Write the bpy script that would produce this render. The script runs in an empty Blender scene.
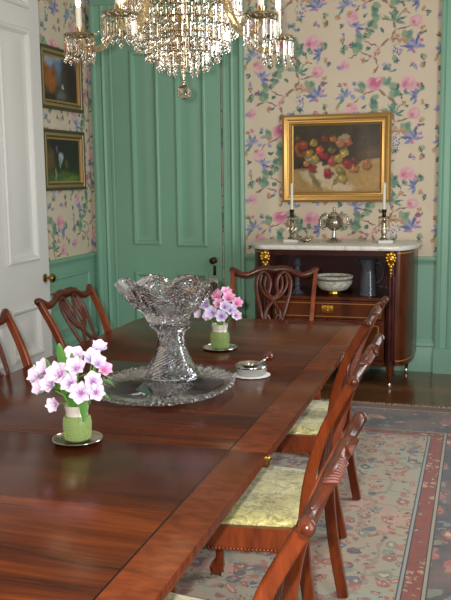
import bpy, math, random
from math import sin, cos, pi, radians, sqrt, atan, atan2
from mathutils import Vector, Matrix
random.seed(7)
SC = bpy.context.scene
COL = SC.collection

# ------------------------------------------------------------------ mesh helpers
def spl(pts, n=6):
    """Catmull-Rom resampling of a list of tuples of any dimension."""
    out = []
    P = [pts[0]] + list(pts) + [pts[-1]]
    for i in range(1, len(P) - 2):
        a, b, c, d = P[i-1], P[i], P[i+1], P[i+2]
        for k in range(n):
            t = k / n
            out.append(tuple(0.5*((2*b[j]) + (-a[j]+c[j])*t + (2*a[j]-5*b[j]+4*c[j]-d[j])*t*t
                                  + (-a[j]+3*b[j]-3*c[j]+d[j])*t**3) for j in range(len(b))))
    out.append(tuple(pts[-1]))
    return out

class MB:
    def __init__(s): s.v = []; s.f = []; s.mi = []; s.cur = 0
    def add(s, vs, fs):
        o = len(s.v); s.v += [tuple(p) for p in vs]
        for q in fs: s.f.append(tuple(i+o for i in q)); s.mi.append(s.cur)
    def box(s, x0, x1, y0, y1, z0, z1, b=0.0):
        if b <= 0:
            vs = [(x, y, z) for z in (z0, z1) for y in (y0, y1) for x in (x0, x1)]
            s.add(vs, [(0,2,3,1), (4,5,7,6), (0,1,5,4), (2,6,7,3), (0,4,6,2), (1,3,7,5)])
        else:
            def loop(i, z): return [(x0+i,y0+b,z),(x0+b,y0+i,z),(x1-b,y0+i,z),(x1-i,y0+b,z),(x1-i,y1-b,z),(x1-b,y1-i,z),(x0+b,y1-i,z),(x0+i,y1-b,z)]
            ls = [loop(b*.6, z0), loop(0, z0+b), loop(0, z1-b), loop(b*.6, z1)]
            s.loops(ls)
    def loops(s, ls, closed=True, caps=True):
        n = len(ls[0]); vs = [p for l in ls for p in l]; fs = []
        for k in range(len(ls)-1):
            for i in range(n if closed else n-1):
                j = (i+1) % n
                fs.append((k*n+i, k*n+j, (k+1)*n+j, (k+1)*n+i))
        if caps:
            fs.append(tuple(range(n-1, -1, -1))); fs.append(tuple((len(ls)-1)*n+i for i in range(n)))
        s.add(vs, fs)
    def lathe(s, prof, n=24, c=(0,0,0), mod=None, caps=True, axis='z'):
        ls = []
        for i, (r, z) in enumerate(prof):
            l = []
            for k in range(n):
                a = 2*pi*k/n; rr, zz = (r, z) if mod is None else mod(a, i, r, z)
                p = (rr*cos(a), rr*sin(a), zz)
                if axis == 'x': p = (zz, rr*cos(a), rr*sin(a))
                if axis == 'y': p = (rr*sin(a), zz, rr*cos(a))
                l.append((p[0]+c[0], p[1]+c[1], p[2]+c[2]))
            ls.append(l)
        s.loops(ls, True, caps)
    def sphere(s, c, r, n=10, sx=1, sy=1, sz=1):
        m = max(4, n//2)
        ls = []
        for i in range(1, m):
            t = pi*i/m
            ls.append([(c[0]+sx*r*sin(t)*cos(2*pi*k/n), c[1]+sy*r*sin(t)*sin(2*pi*k/n), c[2]-sz*r*cos(t)) for k in range(n)])
        o = len(s.v); s.loops(ls, True, False)
        t0 = len(s.v); s.add([(c[0], c[1], c[2]-sz*r), (c[0], c[1], c[2]+sz*r)], [])
        for k in range(n):
            s.f.append((t0, o+(k+1) % n, o+k)); s.mi.append(s.cur)
            b = o+(m-2)*n; s.f.append((t0+1, b+k, b+(k+1) % n)); s.mi.append(s.cur)
    def tube(s, pts, rad, n=8, ref=(0,1,0), caps=True, square=False):
        """sweep; rad = number, or list of numbers / (side, normal) pairs"""
        ls = []; m = len(pts); P = [Vector(p[:3]) for p in pts]; R = Vector(ref)
        for i in range(m):
            t = (P[min(i+1, m-1)] - P[max(i-1, 0)]).normalized()
            sd = t.cross(R)
            if sd.length < 1e-4: sd = t.cross(Vector((1,.1,.2)))
            sd.normalize(); nr = sd.cross(t).normalized()
            q = rad[i] if isinstance(rad, (list, tuple)) else rad
            ra, rb = q if isinstance(q, (tuple, list)) else (q, q)
            if square:
                c4 = [(-1,-.75),(-.75,-1),(.75,-1),(1,-.75),(1,.75),(.75,1),(-.75,1),(-1,.75)]
                ls.append([tuple(P[i] + sd*ra*a + nr*rb*b) for a, b in c4])
            else:
                ls.append([tuple(P[i] + sd*ra*cos(2*pi*k/n) + nr*rb*sin(2*pi*k/n)) for k in range(n)])
        s.loops(ls, True, caps)
    def poly(s, outline, z0, z1, bev=0.0, top_bev=None):
        """vertical extrusion of a CCW plan outline, with rounded arrises"""
        def off(d):
            n = len(outline); r = []
            for i in range(n):
                a = Vector(outline[i-1]); b = Vector(outline[i]); c = Vector(outline[(i+1) % n])
                e1 = (b-a).normalized(); e2 = (c-b).normalized()
                nn = Vector((-e1.y-e2.y, e1.x+e2.x)); nn.normalize()
                r.append((b.x+nn.x*d, b.y+nn.y*d))
            return r
        if bev > 0:
            ls = [(bev, z0), (bev*.3, z0+bev*.3), (0, z0+bev), (0, z1-bev), (bev*.3, z1-bev*.3), (bev, z1)]
        else: ls = [(0, z0), (0, z1)]
        s.loops([[(x, y, z) for x, y in off(d)] for d, z in ls])
    def ring(s, T, w, h, prof, cap=True, back=False):
        """rectangular moulding centred on T's origin in T's xz plane, profile = (inset, projection towards -y)"""
        ls = []
        for i, d in prof:
            a, b = w/2-i, h/2-i
            ls.append([tuple(T @ Vector(p)) for p in ((-a,-d,-b), (a,-d,-b), (a,-d,b), (-a,-d,b))])
        o = len(s.v); s.loops(ls, True, False)
        if cap: s.f.append(tuple(o+(len(ls)-1)*4+i for i in range(4))); s.mi.append(s.cur)
        if back: s.f.append(tuple(o+i for i in (3,2,1,0))); s.mi.append(s.cur)
    def quad(s, *p): s.add(p, [tuple(range(len(p)))])
    def build(s, name, mats, parent=None, smooth=40, loc=None, recalc=True):
        me = bpy.data.meshes.new(name); me.from_pydata(s.v, [], s.f)
        if not isinstance(mats, (list, tuple)): mats = [mats]
        for m in mats: me.materials.append(m)
        if len(mats) > 1: me.polygons.foreach_set('material_index', s.mi)
        if recalc:
            import bmesh
            b = bmesh.new(); b.from_mesh(me); bmesh.ops.recalc_face_normals(b, faces=b.faces); b.to_mesh(me); b.free()
        if smooth:
            me.polygons.foreach_set('use_smooth', [True]*len(me.polygons))
            me.set_sharp_from_angle(angle=radians(smooth))
        me.update()
        o = bpy.data.objects.new(name, me); COL.objects.link(o)
        if parent: o.parent = parent
        if loc: o.location = loc
        return o

def tag(o, label, cat, group=None):
    o['label'] = label; o['category'] = cat
    if group: o['group'] = group
    return o
def thing(name, label, cat, loc, rz=0, group=None):
    o = bpy.data.objects.new(name, None); COL.objects.link(o); o.empty_display_size = .1
    o.location = loc; o.rotation_euler = (0, 0, rz)
    return tag(o, label, cat, group)
def struct(o): o['kind'] = 'structure'; return o
def copy_tree(o, parent=None):
    c = o.copy(); COL.objects.link(c)
    if parent: c.parent = parent
    for ch in list(o.children): copy_tree(ch, c)
    return c

# ------------------------------------------------------------------ material helpers
def lin(r, g, b):
    f = lambda c: c/12.92 if c <= .04045 else ((c+.055)/1.055)**2.4
    return (f(r/255), f(g/255), f(b/255), 1)
class NT:
    def __init__(s, tree): s.t = tree
    def n(s, typ, **kw):
        nd = s.t.nodes.new('ShaderNode'+typ)
        for k, v in kw.items(): setattr(nd, k, v)
        return nd
    def l(s, a, b): s.t.links.new(a, b)
    def setin(s, sock, v):
        if hasattr(v, 'is_output'): s.l(v, sock)
        else: sock.default_value = v
    def math(s, op, a, b=0.0, c=0.0, clamp=False):
        nd = s.n('Math', operation=op, use_clamp=clamp)
        for i, v in enumerate((a, b, c)): s.setin(nd.inputs[i], v)
        return nd.outputs[0]
    def mix(s, f, a, b, mode='MIX'):
        nd = s.n('Mix', data_type='RGBA', blend_type=mode)
        s.setin(nd.inputs[0], f); s.setin(nd.inputs[6], a); s.setin(nd.inputs[7], b)
        return nd.outputs[2]
    def ramp(s, f, stops, interp='LINEAR'):
        nd = s.n('ValToRGB'); cr = nd.color_ramp; cr.interpolation = interp
        while len(cr.elements) < len(stops): cr.elements.new(.5)
        for e, (p, c) in zip(cr.elements, stops):
            e.position = p; e.color = c if isinstance(c, tuple) else (c, c, c, 1)
        s.l(f, nd.inputs[0]); return nd.outputs[0]
    def mapping(s, v, loc=(0,0,0), rot=(0,0,0), scale=(1,1,1), typ='POINT'):
        nd = s.n('Mapping', vector_type=typ)
        s.l(v, nd.inputs[0]); nd.inputs[1].default_value = loc; nd.inputs[2].default_value = rot; nd.inputs[3].default_value = scale
        return nd.outputs[0]
    def noise(s, v, scale, detail=2, rough=.5, dist=0, col=False):
        nd = s.n('TexNoise'); s.l(v, nd.inputs['Vector']); nd.inputs['Scale'].default_value = scale
        nd.inputs['Detail'].default_value = detail; nd.inputs['Roughness'].default_value = rough; nd.inputs['Distortion'].default_value = dist
        return nd.outputs['Color' if col else 'Fac']
    def voro(s, v, scale, feature='F1', rnd=1.0, out='Distance'):
        nd = s.n('TexVoronoi', feature=feature); s.l(v, nd.inputs['Vector']); nd.inputs['Scale'].default_value = scale
        nd.inputs['Randomness'].default_value = rnd
        return nd.outputs[out]
    def blob(s, v, col, x, y, rx, ry, rot, c, soft=.25, jag=None):
        m = s.mapping(v, (x, y, 0), (0, 0, rot), (rx, ry, 1), 'TEXTURE')
        g = s.n('TexGradient', gradient_type='SPHERICAL'); s.l(m, g.inputs[0])
        f = s.math('MULTIPLY', g.outputs['Fac'], 1/soft, clamp=True)
        if jag is not None: f = s.math('MULTIPLY', f, jag)
        return s.mix(f, col, c)

def mat(name, col=(.8,.8,.8,1), rough=.5, metal=0, spec=.5, trans=0, ior=1.5, coat=0, coat_r=.1, emit=None, es=0, sheen=0):
    m = bpy.data.materials.new(name); m.use_nodes = True
    nt = NT(m.node_tree); b = m.node_tree.nodes['Principled BSDF']
    b.inputs['Base Color'].default_value = col; b.inputs['Roughness'].default_value = rough; b.inputs['Metallic'].default_value = metal
    b.inputs['Specular IOR Level'].default_value = spec; b.inputs['Transmission Weight'].default_value = trans; b.inputs['IOR'].default_value = ior
    b.inputs['Coat Weight'].default_value = coat; b.inputs['Coat Roughness'].default_value = coat_r; b.inputs['Sheen Weight'].default_value = sheen
    if emit: b.inputs['Emission Color'].default_value = emit; b.inputs['Emission Strength'].default_value = es
    return m, nt, b
def objco(nt): return nt.n('TexCoord').outputs['Object']
def bump(nt, b, h, strength=.3, dist=.01):
    nd = nt.n('Bump'); nd.inputs['Strength'].default_value = strength; nd.inputs['Distance'].default_value = dist
    nt.l(h, nd.inputs['Height']); nt.l(nd.outputs[0], b.inputs['Normal'])

# paints
def paint(name, c, rough=.45, var=.04):
    m, nt, b = mat(name, c, rough)
    n = nt.noise(objco(nt), 3, 4)
    dk = tuple(x*(1-var*3) for x in c[:3]) + (1,)
    nt.l(nt.mix(n, dk, c), b.inputs['Base Color'])
    bump(nt, b, nt.noise(objco(nt), 60, 2), .05, .003)
    return m
GREEN = paint('green_paint', lin(138, 186, 162), .42)
WHITE = paint('white_paint', lin(203, 203, 199), .4, .01)
CEIL = paint('ceiling_plaster', lin(222, 218, 208), .8, .01)
PLAIN = paint('cream_plaster', lin(205, 195, 175), .8, .02)

def wood(name, dark, light, mp=(1.2, 16, 16), rough=.3, coat=.25, streak=None):
    m, nt, b = mat(name, light, rough, coat=coat, coat_r=.15, spec=.35)
    v = nt.mapping(objco(nt), scale=mp)
    n = nt.noise(v, 2.2, 6, .6, .6)
    n2 = nt.noise(nt.mapping(objco(nt), scale=(mp[0]*3, mp[1]*4, mp[2]*4)), 3, 3)
    f = nt.math('ADD', nt.math('MULTIPLY', n, .8), nt.math('MULTIPLY', n2, .2))
    nt.l(nt.ramp(f, [(.32, dark), (.68, light)]), b.inputs['Base Color'])
    return m
MAHOG = wood('mahogany_chair', lin(70, 25, 9), lin(136, 60, 23), (8, 8, 1.5), .3, .12)
MAHOGX = wood('mahogany_crest', lin(44, 17, 9), lin(92, 40, 19), (2, 9, 9), .3, .1)
SIDEW = wood('sideboard_mahogany', lin(52, 18, 9), lin(102, 48, 22), (3, 3, 1.2), .28, .15)
SIDED = wood('dark_mahogany', lin(44, 14, 12), lin(72, 24, 19), (2, 4, 4), .32, .1)

def table_mat():
    m, nt, b = mat('mahogany_table_top', rough=.22, spec=.22)
    v = objco(nt)
    warp = nt.noise(nt.mapping(v, scale=(.8, 2, 1)), 1.5, 2, col=True)
    vv = nt.n('VectorMath', operation='MULTIPLY_ADD'); nt.l(warp, vv.inputs[0]); vv.inputs[1].default_value = (.06, .10, 0); nt.l(v, vv.inputs[2]); v2 = vv.outputs[0]
    n1 = nt.noise(nt.mapping(v2, scale=(.7, 9, 1)), 2.0, 5, .6, .3)
    n2 = nt.noise(nt.mapping(v2, scale=(1.6, 45, 1)), 2.0, 4, .6)
    n3 = nt.noise(nt.mapping(v2, scale=(.5, 3, 1)), 1.3, 2)
    f = nt.math('ADD', nt.math('ADD', nt.math('MULTIPLY', n1, .5), nt.math('MULTIPLY', n2, .27)), nt.math('MULTIPLY', n3, .3))
    c = nt.ramp(f, [(.38, lin(36, 14, 7)), (.5, lin(70, 29, 11)), (.58, lin(84, 36, 13)), (.72, lin(114, 55, 21))])
    # cross-banded border, a little lighter, set off by a fine dark line
    sx = nt.n('SeparateXYZ'); nt.l(objco(nt), sx.inputs[0])
    ax = nt.math('ABSOLUTE', sx.outputs[0])
    ed = nt.math('MAXIMUM', nt.math('SUBTRACT', ax, TW/2-.105), nt.math('SUBTRACT', sx.outputs[1], TY1-.105))
    band = nt.math('GREATER_THAN', ed, 0)
    nb = nt.noise(nt.mapping(objco(nt), scale=(6, 14, 1)), 2.5, 5, .6)
    cb = nt.ramp(nb, [(.3, lin(76, 32, 13)), (.7, lin(112, 53, 23))])
    c = nt.mix(band, c, cb)
    line = nt.math('LESS_THAN', nt.math('ABSOLUTE', nt.math('ADD', ed, .002)), .0025)
    c = nt.mix(line, c, lin(24, 9, 5))
    nt.l(c, b.inputs['Base Color'])
    bump(nt, b, n2, .02, .002)
    return m
TX0, TX1, TW, TY1 = -1.755, -.546, 1.209, 4.345

def floor_mat():
    m, nt, b = mat('floor_boards', rough=.17)
    v = objco(nt)
    br = nt.n('TexBrick'); nt.l(nt.mapping(v, scale=(1, 1, 1)), br.inputs['Vector'])
    br.inputs['Scale'].default_value = 1; br.inputs['Brick Width'].default_value = 1.9; br.inputs['Row Height'].default_value = .062
    br.inputs['Mortar Size'].default_value = .0016; br.inputs['Mortar'].default_value = lin(20, 12, 8)
    br.inputs['Color1'].default_value = lin(112, 72, 46); br.inputs['Color2'].default_value = lin(146, 98, 64)
    g = nt.noise(nt.mapping(v, scale=(1.5, 22, 1)), 3, 5, .6)
    c = nt.mix(nt.ramp(g, [(.3, .55), (.7, 1.0)]), (0, 0, 0, 1), br.outputs['Color'])
    nt.l(c, b.inputs['Base Color']); return m

# ---------------- wallpaper
def wallpaper_group():
    g = bpy.data.node_groups.new('chinoiserie_paper', 'ShaderNodeTree')
    g.interface.new_socket('UV', in_out='INPUT', socket_type='NodeSocketVector')
    g.interface.new_socket('Color', in_out='OUTPUT', socket_type='NodeSocketColor')
    nt = NT(g); gi = g.nodes.new('NodeGroupInput'); go = g.nodes.new('NodeGroupOutput')
    v0 = gi.outputs[0]
    wn = nt.noise(v0, 26, 3, .6, col=True)
    ma = nt.n('VectorMath', operation='SUBTRACT'); nt.l(wn, ma.inputs[0]); ma.inputs[1].default_value = (.5, .5, .5)
    mb = nt.n('VectorMath', operation='MULTIPLY_ADD'); nt.l(ma.outputs[0], mb.inputs[0]); mb.inputs[1].default_value = (.05, .05, 0); nt.l(v0, mb.inputs[2])
    sp = nt.n('SeparateXYZ'); nt.l(mb.outputs[0], sp.inputs[0])
    W, Hh = .72, .66
    k = nt.math('FLOOR', nt.math('DIVIDE', sp.outputs[0], W))
    u = nt.math('WRAP', sp.outputs[0], W, 0)
    vv = nt.math('WRAP', nt.math('ADD', sp.outputs[1], nt.math('MULTIPLY', k, Hh/2)), Hh, 0)
    cb = nt.n('CombineXYZ'); nt.l(u, cb.inputs[0]); nt.l(vv, cb.inputs[1]); v = cb.outputs[0]
    bgn = nt.noise(v0, 5, 2)
    c = nt.mix(bgn, lin(216, 201, 177), lin(227, 213, 191))
    fine = nt.noise(v0, 90, 2)
    jag = nt.ramp(fine, [(.36, .25), (.5, 1.0)])
    brown, brown2 = lin(158, 126, 112), lin(146, 118, 106)
    teal, teal2, dteal, lgreen = lin(116, 152, 136), lin(94, 132, 124), lin(70, 100, 98), lin(150, 172, 142)
    pink, dpink, lpink = lin(222, 158, 176), lin(204, 112, 146), lin(232, 190, 194)
    blue, dblue, lilac = lin(142, 146, 188), lin(110, 116, 162), lin(170, 168, 204)
    rust, tan = lin(188, 132, 104), lin(190, 156, 126)
    def seg(x0, y0, x1, y1, w, col):
        nonlocal c
        L = sqrt((x1-x0)**2+(y1-y0)**2)
        c = nt.blob(v, c, (x0+x1)/2, (y0+y1)/2, L*.56, w, atan2(y1-y0, x1-x0), col, .5)
    def leaf(x, y, a, L, w, col, j=None):
        nonlocal c
        c = nt.blob(v, c, x+cos(a)*L*.5, y+sin(a)*L*.5, L*.55, w, a, col, .45, j)
    def fan(x, y, n, a0, a1, L, w, cols):
        for i in range(n): leaf(x, y, a0+(a1-a0)*i/(n-1), L*(.8+.3*((i*7) % 3)/2), w, cols[i % len(cols)])
    def peony(x, y, r, cc):
        nonlocal c
        c = nt.blob(v, c, x, y, r*1.12, r, .3, cc[0], .35)
        c = nt.blob(v, c, x+.15*r, y+.1*r, r*.85, r*.7, -.4, cc[1], .5, jag)
        c = nt.blob(v, c, x-.3*r, y-.1*r, r*.45, r*.4, .8, cc[2], .7, jag)
        c = nt.blob(v, c, x+.35*r, y+.4*r, r*.4, r*.25, .5, cc[3], .6)
    # main branch, wandering up the repeat
    br = [(.30,.02),(.33,.09),(.30,.15),(.34,.21),(.42,.27),(.46,.33),(.43,.40),(.47,.46),(.40,.52),(.33,.57),(.27,.63)]
    for a, b in zip(br, br[1:]): seg(*a, *b, .0125, brown)
    for q in [(.42,.27,.53,.25),(.46,.33,.58,.36),(.43,.40,.34,.42),(.33,.57,.20,.52),(.30,.15,.19,.18),(.34,.21,.22,.27),(.20,.52,.14,.46),(.19,.18,.11,.14)]: seg(*q, .008, brown2)
    # leaf sprays
    for x, y, a in [(.37,.60,.6),(.42,.57,.1),(.29,.52,-1.2),(.24,.57,2.2),(.44,.50,.9),(.34,.42,2.6),(.31,.40,-2.6),(.22,.27,2.4),(.2,.25,-2.5),(.19,.18,1.6),(.53,.25,-.4),(.52,.27,.7)]:
        leaf(x, y, a, .078, .031, teal if a > 0 else teal2)
        leaf(x, y, a+.9, .06, .026, dteal if (x*100) % 2 > 1 else lgreen)
    fan(.45, .385, 6, -.2, 2.6, .095, .011, [teal, teal2, lgreen])
    fan(.60, .20, 7, .2, 3.6, .095, .014, [blue, lilac, dblue])
    fan(.16, .36, 6, -1.0, 2.4, .08, .013, [blue, dblue, lilac])
    fan(.09, .52, 6, .6, 4.0, .08, .014, [lilac, blue, teal])
    fan(.62, .52, 6, 1.2, 4.4, .07, .012, [dblue, blue])
    # wisteria hanging bunch
    dots = nt.voro(v0, 62, out='Distance'); dm = nt.math('LESS_THAN', dots, .46)
    for x, y, rx, ry in [(.47,.19,.048,.052),(.47,.13,.034,.05)]: c = nt.blob(v, c, x, y, rx, ry, 0, blue, .3, dm)
    c = nt.blob(v, c, .47, .155, .03, .06, 0, dblue, .5, nt.math('MULTIPLY', dm, jag))
    # rust cluster above the wisteria
    for x, y in [(.44,.26),(.49,.255),(.47,.285),(.52,.27)]: c = nt.blob(v, c, x, y, .026, .019, x*40, tan if x > .46 else rust, .4, jag)
    # peonies
    peony(.31, .635-.02, .064, (pink, dpink, dpink, lpink)); peony(.55, .60, .07, (lpink, pink, dpink, lpink))
    peony(.14, .44, .052, (lpink, pink, lpink, lpink)); peony(.60, .385, .046, (pink, lpink, dpink, lpink))
    peony(.08, .09, .05, (lpink, pink, dpink, lpink))
    # small blossoms, buds, berries
    for x, y, r, cc in [(.13,.24,.026,lin(150,70,120)),(.07,.28,.022,rust),(.25,.34,.024,rust),(.22,.12,.028,rust),(.26,.21,.02,dteal),(.36,.33,.02,dteal),(.06,.38,.022,dteal),(.23,.44,.02,dteal),(.66,.07,.03,rust),(.58,.08,.02,dpink),(.52,.46,.022,rust),(.64,.30,.022,lin(150,76,124)),(.38,.08,.024,lilac),(.43,.04,.022,blue),(.16,.62,.024,blue),(.69,.44,.022,dteal),(.05,.61,.022,rust),(.50,.52,.02,dteal)]:
        c = nt.blob(v, c, x, y, r, r*.8, x*50, cc, .4, jag)
        leaf(x+r*.5, y-r*.4, x*60, r*1.5, r*.4, teal2)
    rg_ = random.Random(5)
    for i in range(30):
        x, y = rg_.uniform(.04, .68), rg_.uniform(.04, .62); a = rg_.uniform(0, 6.3); q = i % 5
        cc = (teal, rust, lilac, dteal, lpink)[q]; leaf(x, y, a, .05 if q in (0, 3) else .034, .02 if q in (0, 3) else .017, cc, jag); leaf(x, y, a+.8, .045 if q in (0, 3) else .03, .017, (teal2, tan, blue, lgreen, dpink)[q], jag)
    nt.l(c, go.inputs[0])
    return g
WPG = None
def wallpaper(name, axis):
    global WPG
    if WPG is None: WPG = wallpaper_group()
    m, nt, b = mat(name, rough=.75, spec=.2)
    s = nt.n('SeparateXYZ'); nt.l(objco(nt), s.inputs[0])
    cb = nt.n('CombineXYZ'); nt.l(s.outputs[axis], cb.inputs[0]); nt.l(s.outputs[2], cb.inputs[1])
    off = nt.n('VectorMath', operation='ADD'); nt.l(cb.outputs[0], off.inputs[0]); off.inputs[1].default_value = (10.08+.37, 6.6+.10, 0)
    gn = nt.t.nodes.new('ShaderNodeGroup'); gn.node_tree = WPG; nt.l(off.outputs[0], gn.inputs[0])
    nt.l(gn.outputs[0], b.inputs['Base Color']); return m

# ------------------------------------------------------------------ the room
YB, XL, XR, YF, ZC = 6.527, -3.11, 1.08, -2.0, 3.35
RAIL = .876
WPX = wallpaper('wallpaper_back', 0); WPY = wallpaper('wallpaper_side', 1)
b = MB(); b.box(XL-.15, XR+.15, YF-.15, YB+.15, -.12, 0); struct(b.build('floor', floor_mat(), smooth=0))
b = MB(); b.box(XL-.15, XR+.15, YF-.15, YB+.15, ZC, ZC+.1); struct(b.build('ceiling', CEIL, smooth=0))
b = MB(); b.box(XL-.15, XR+.15, YB, YB+.15, 0, ZC); struct(b.build('wall_back', WPX, smooth=0))
b = MB(); b.box(XL-.15, XL, YF, YB, 0, ZC); struct(b.build('wall_left', WPY, smooth=0))
b = MB(); b.box(XL-.15, XR+.15, YF-.15, YF, 0, ZC); struct(b.build('wall_front', WPX, smooth=0))
# right wall with two tall window openings
WIN = [(.3, 1.5), (3.4, 4.6)]; WZ0, WZ1 = .55, 2.75
b = MB(); ys = [YF]+[q for w in WIN for q in w]+[YB]
for i in range(0, len(ys), 2): b.box(XR, XR+.15, ys[i], ys[i+1], 0, ZC)
for y0, y1 in WIN: b.box(XR, XR+.15, y0, y1, 0, WZ0); b.box(XR, XR+.15, y0, y1, WZ1, ZC)
struct(b.build('wall_right', WPY, smooth=0))
PANE = mat('window_pane', (1,1,1,1), .02, trans=1, ior=1.1)[0]
for i, (y0, y1) in enumerate(WIN):
    f = MB()
    for q in [(y0-.1, y0, WZ0-.1, WZ1+.12), (y1, y1+.1, WZ0-.1, WZ1+.12), (y0, y1, WZ1, WZ1+.12), (y0-.14, y1+.14, WZ0-.06, WZ0)]: f.box(XR-.03, XR+.02, *q)
    ym = (y0+y1)/2; zm = (WZ0+WZ1)/2
    for q in [(y0, y0+.05, WZ0, WZ1), (y1-.05, y1, WZ0, WZ1), (y0, y1, WZ0, WZ0+.06), (y0, y1, WZ1-.06, WZ1), (y0, y1, zm-.025, zm+.025), (ym-.012, ym+.012, WZ0, WZ1), (y0, y1, (WZ0+zm)/2-.01, (WZ0+zm)/2+.01), (y0, y1, (WZ1+zm)/2-.01, (WZ1+zm)/2+.01)]: f.box(XR+.07, XR+.11, *q)
    w = struct(f.build(f'window_{i+1}', GREEN, smooth=0))
    g = MB(); g.box(XR+.088, XR+.092, y0, y1, WZ0, WZ1); g.build('pane', PANE, w, 0)

# dado, chair rail, baseboard along walls
def run_profile(mb, prof, a, bb, axis, face, sgn):
    """extrude a (projection, z) profile from a to bb along an axis; face = wall plane, sgn = direction into the room"""
    ls = []
    for t in (a, bb): ls.append([((t, face+sgn*p, z) if axis == 'x' else (face+sgn*p, t, z)) for p, z in prof])
    mb.loops(ls)
DADO = [(0,0),(.012,0),(.012,RAIL-.02),(0,RAIL-.02)]
RAILP = [(0,RAIL-.06),(.016,RAIL-.06),(.018,RAIL-.04),(.03,RAIL-.03),(.036,RAIL-.012),(.034,RAIL),(0,RAIL+.004)]
BASEP = [(0,0),(.032,0),(.032,.165),(.026,.18),(.026,.195),(.034,.2),(.034,.215),(.02,.235),(.014,.25),(0,.25)]
D1 = (-2.885, -1.972); C1 = (-3.062, -1.783); C2X = (-.304, .80); D2 = (-.13, .63)
back_runs = [(XL, C1[0]), (C1[1], C2X[0]), (C2X[1], XR)]
d = MB(); r = MB(); p = MB()
for x0, x1 in back_runs:
    run_profile(d, DADO, x0, x1, 'x', YB, -1); run_profile(r, RAILP, x0, x1, 'x', YB, -1); run_profile(p, BASEP, x0, x1, 'x', YB, -1)
struct(d.build('trim_1', GREEN, smooth=0)); struct(r.build('trim_2', GREEN, smooth=50)); struct(p.build('baseboard_back', GREEN, smooth=50))
d = MB(); r = MB(); p = MB()
for mb, pr in ((d, DADO), (r, RAILP), (p, BASEP)): run_profile(mb, pr, 4.2, YB-.001, 'y', XL, 1)
g = MB()
for y0, y1 in [(4.35, 5.3), (5.42, 6.4)]:
    T = Matrix.Translation((XL+.012, (y0+y1)/2, .53)) @ Matrix.Rotation(pi/2, 4, 'Z')
    g.ring(T, y1-y0, .44, [(0,0),(.004,.012),(.02,.014),(.03,.004),(.04,.003)])
for i in range(len(g.v)): d.v.append(g.v[i])
o0 = len(d.v)-len(g.v)
for q in g.f: d.f.append(tuple(i+o0 for i in q)); d.mi.append(0)
struct(d.build('trim_3', GREEN, smooth=0)); struct(r.build('trim_4', GREEN, smooth=50)); struct(p.build('baseboard_left', GREEN, smooth=50))

# door casings with moulded section and plinth blocks
def casing(name, x0, x1, dx0, dx1, ztop, M):
    """moulded board casing around an opening; profile runs from outer edge to opening"""
    m = MB(); w = dx0-x0
    prof = [(0,0),(0,.05),(.012,.056),(.026,.056),(.034,.04),(.04,.034),(w*.46,.030),(w*.50,.036),(w*.55,.040),(w*.60,.036),(w*.64,.026),(w-.03,.024),(w-.024,.03),(w-.008,.03),(w,.02),(w,0)]
    def leg(xo, sg, z0, z1):
        m.loops([[(xo+sg*q, YB-pj, z) for q, pj in prof] for z in (z0, z1)])
    leg(x0, 1, .19, ztop); leg(x1, -1, .19, ztop)
    m.loops([[(x, YB-pj, ztop+w-q) for q, pj in prof] for x in (x0, x1)])
    for xa, xb in ((x0-.006, dx0+.003), (dx1-.003, x1+.006)):
        m.box(xa, xb, YB-.066, YB, 0, .17); m.box(xa+.004, xb-.004, YB-.06, YB, .17, .19)
    return struct(m.build(name, M, smooth=35))
casing('trim_5', C1[0], C1[1], D1[0], D1[1], 2.86, GREEN)
casing('trim_6', C2X[0], C2X[1], D2[0], D2[1], 2.86, GREEN)
BRASS = mat('aged_brass', lin(150, 118, 62), .32, 1)[0]
DKBRASS = mat('dark_brass', lin(86, 66, 40), .35, 1)[0]
PANEL = [(0,0),(.002,.012),(.014,.018),(.026,.014),(.034,.004),(.042,-.008),(.05,-.009)]
def door_leaf(name, w, h, panels, M, th=.045):
    """leaf in its own xz plane, origin bottom hinge corner, front face towards -y; panels=(x0,x1,z0,z1)"""
    m = MB()
    # grid of stiles and rails around the panels, front and back
    xs = sorted({0, w, *[q for p in panels for q in p[:2]]}); zs = sorted({0, h, *[q for p in panels for q in p[2:]]})
    for i in range(len(xs)-1):
        for j in range(len(zs)-1):
            cx, cz = (xs[i]+xs[i+1])/2, (zs[j]+zs[j+1])/2
            if any(p[0] < cx < p[1] and p[2] < cz < p[3] for p in panels): continue
            m.box(xs[i], xs[i+1], 0, th, zs[j], zs[j+1])
    for p in panels:
        T = Matrix.Translation(((p[0]+p[1])/2, 0, (p[2]+p[3])/2))
        m.ring(T, p[1]-p[0], p[3]-p[2], PANEL+[(.075,-.009),(.10,-.002)])
        m.ring(Matrix.Translation(((p[0]+p[1])/2, th, (p[2]+p[3])/2)) @ Matrix.Rotation(pi, 4, 'Z'), p[1]-p[0], p[3]-p[2], PANEL+[(.075,-.009),(.10,-.002)])
    return m.build(name, M, smooth=30)
def knob(parent, x, z, y=0, mt=BRASS):
    k = MB(); k.lathe([(.0,.0),(.026,0),(.026,-.004),(.02,-.007),(.009,-.012),(.009,-.03),(.018,-.036),(.027,-.046),(.028,-.056),(.022,-.066),(.006,-.07)], 16, (x, y, z), axis='y')
    return k.build('door_knob', mt, parent)
wd = D1[1]-D1[0]
pn = [(.15,.395,.94,2.49),(.53,.79,.93,2.48),(.15,.395,.2,.72),(.53,.79,.2,.72)]
g1 = struct(door_leaf('door_1', wd-.006, 2.855, pn, GREEN)); g1.location = (D1[0]+.003, YB-.022, .003)
knob(g1, wd-.07, .823, 0, DKBRASS)
k = MB(); k.box(wd-.082, wd-.058, -.002, .001, .70, .78, .0008); k.build('keyhole_plate', DKBRASS, g1)
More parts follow.
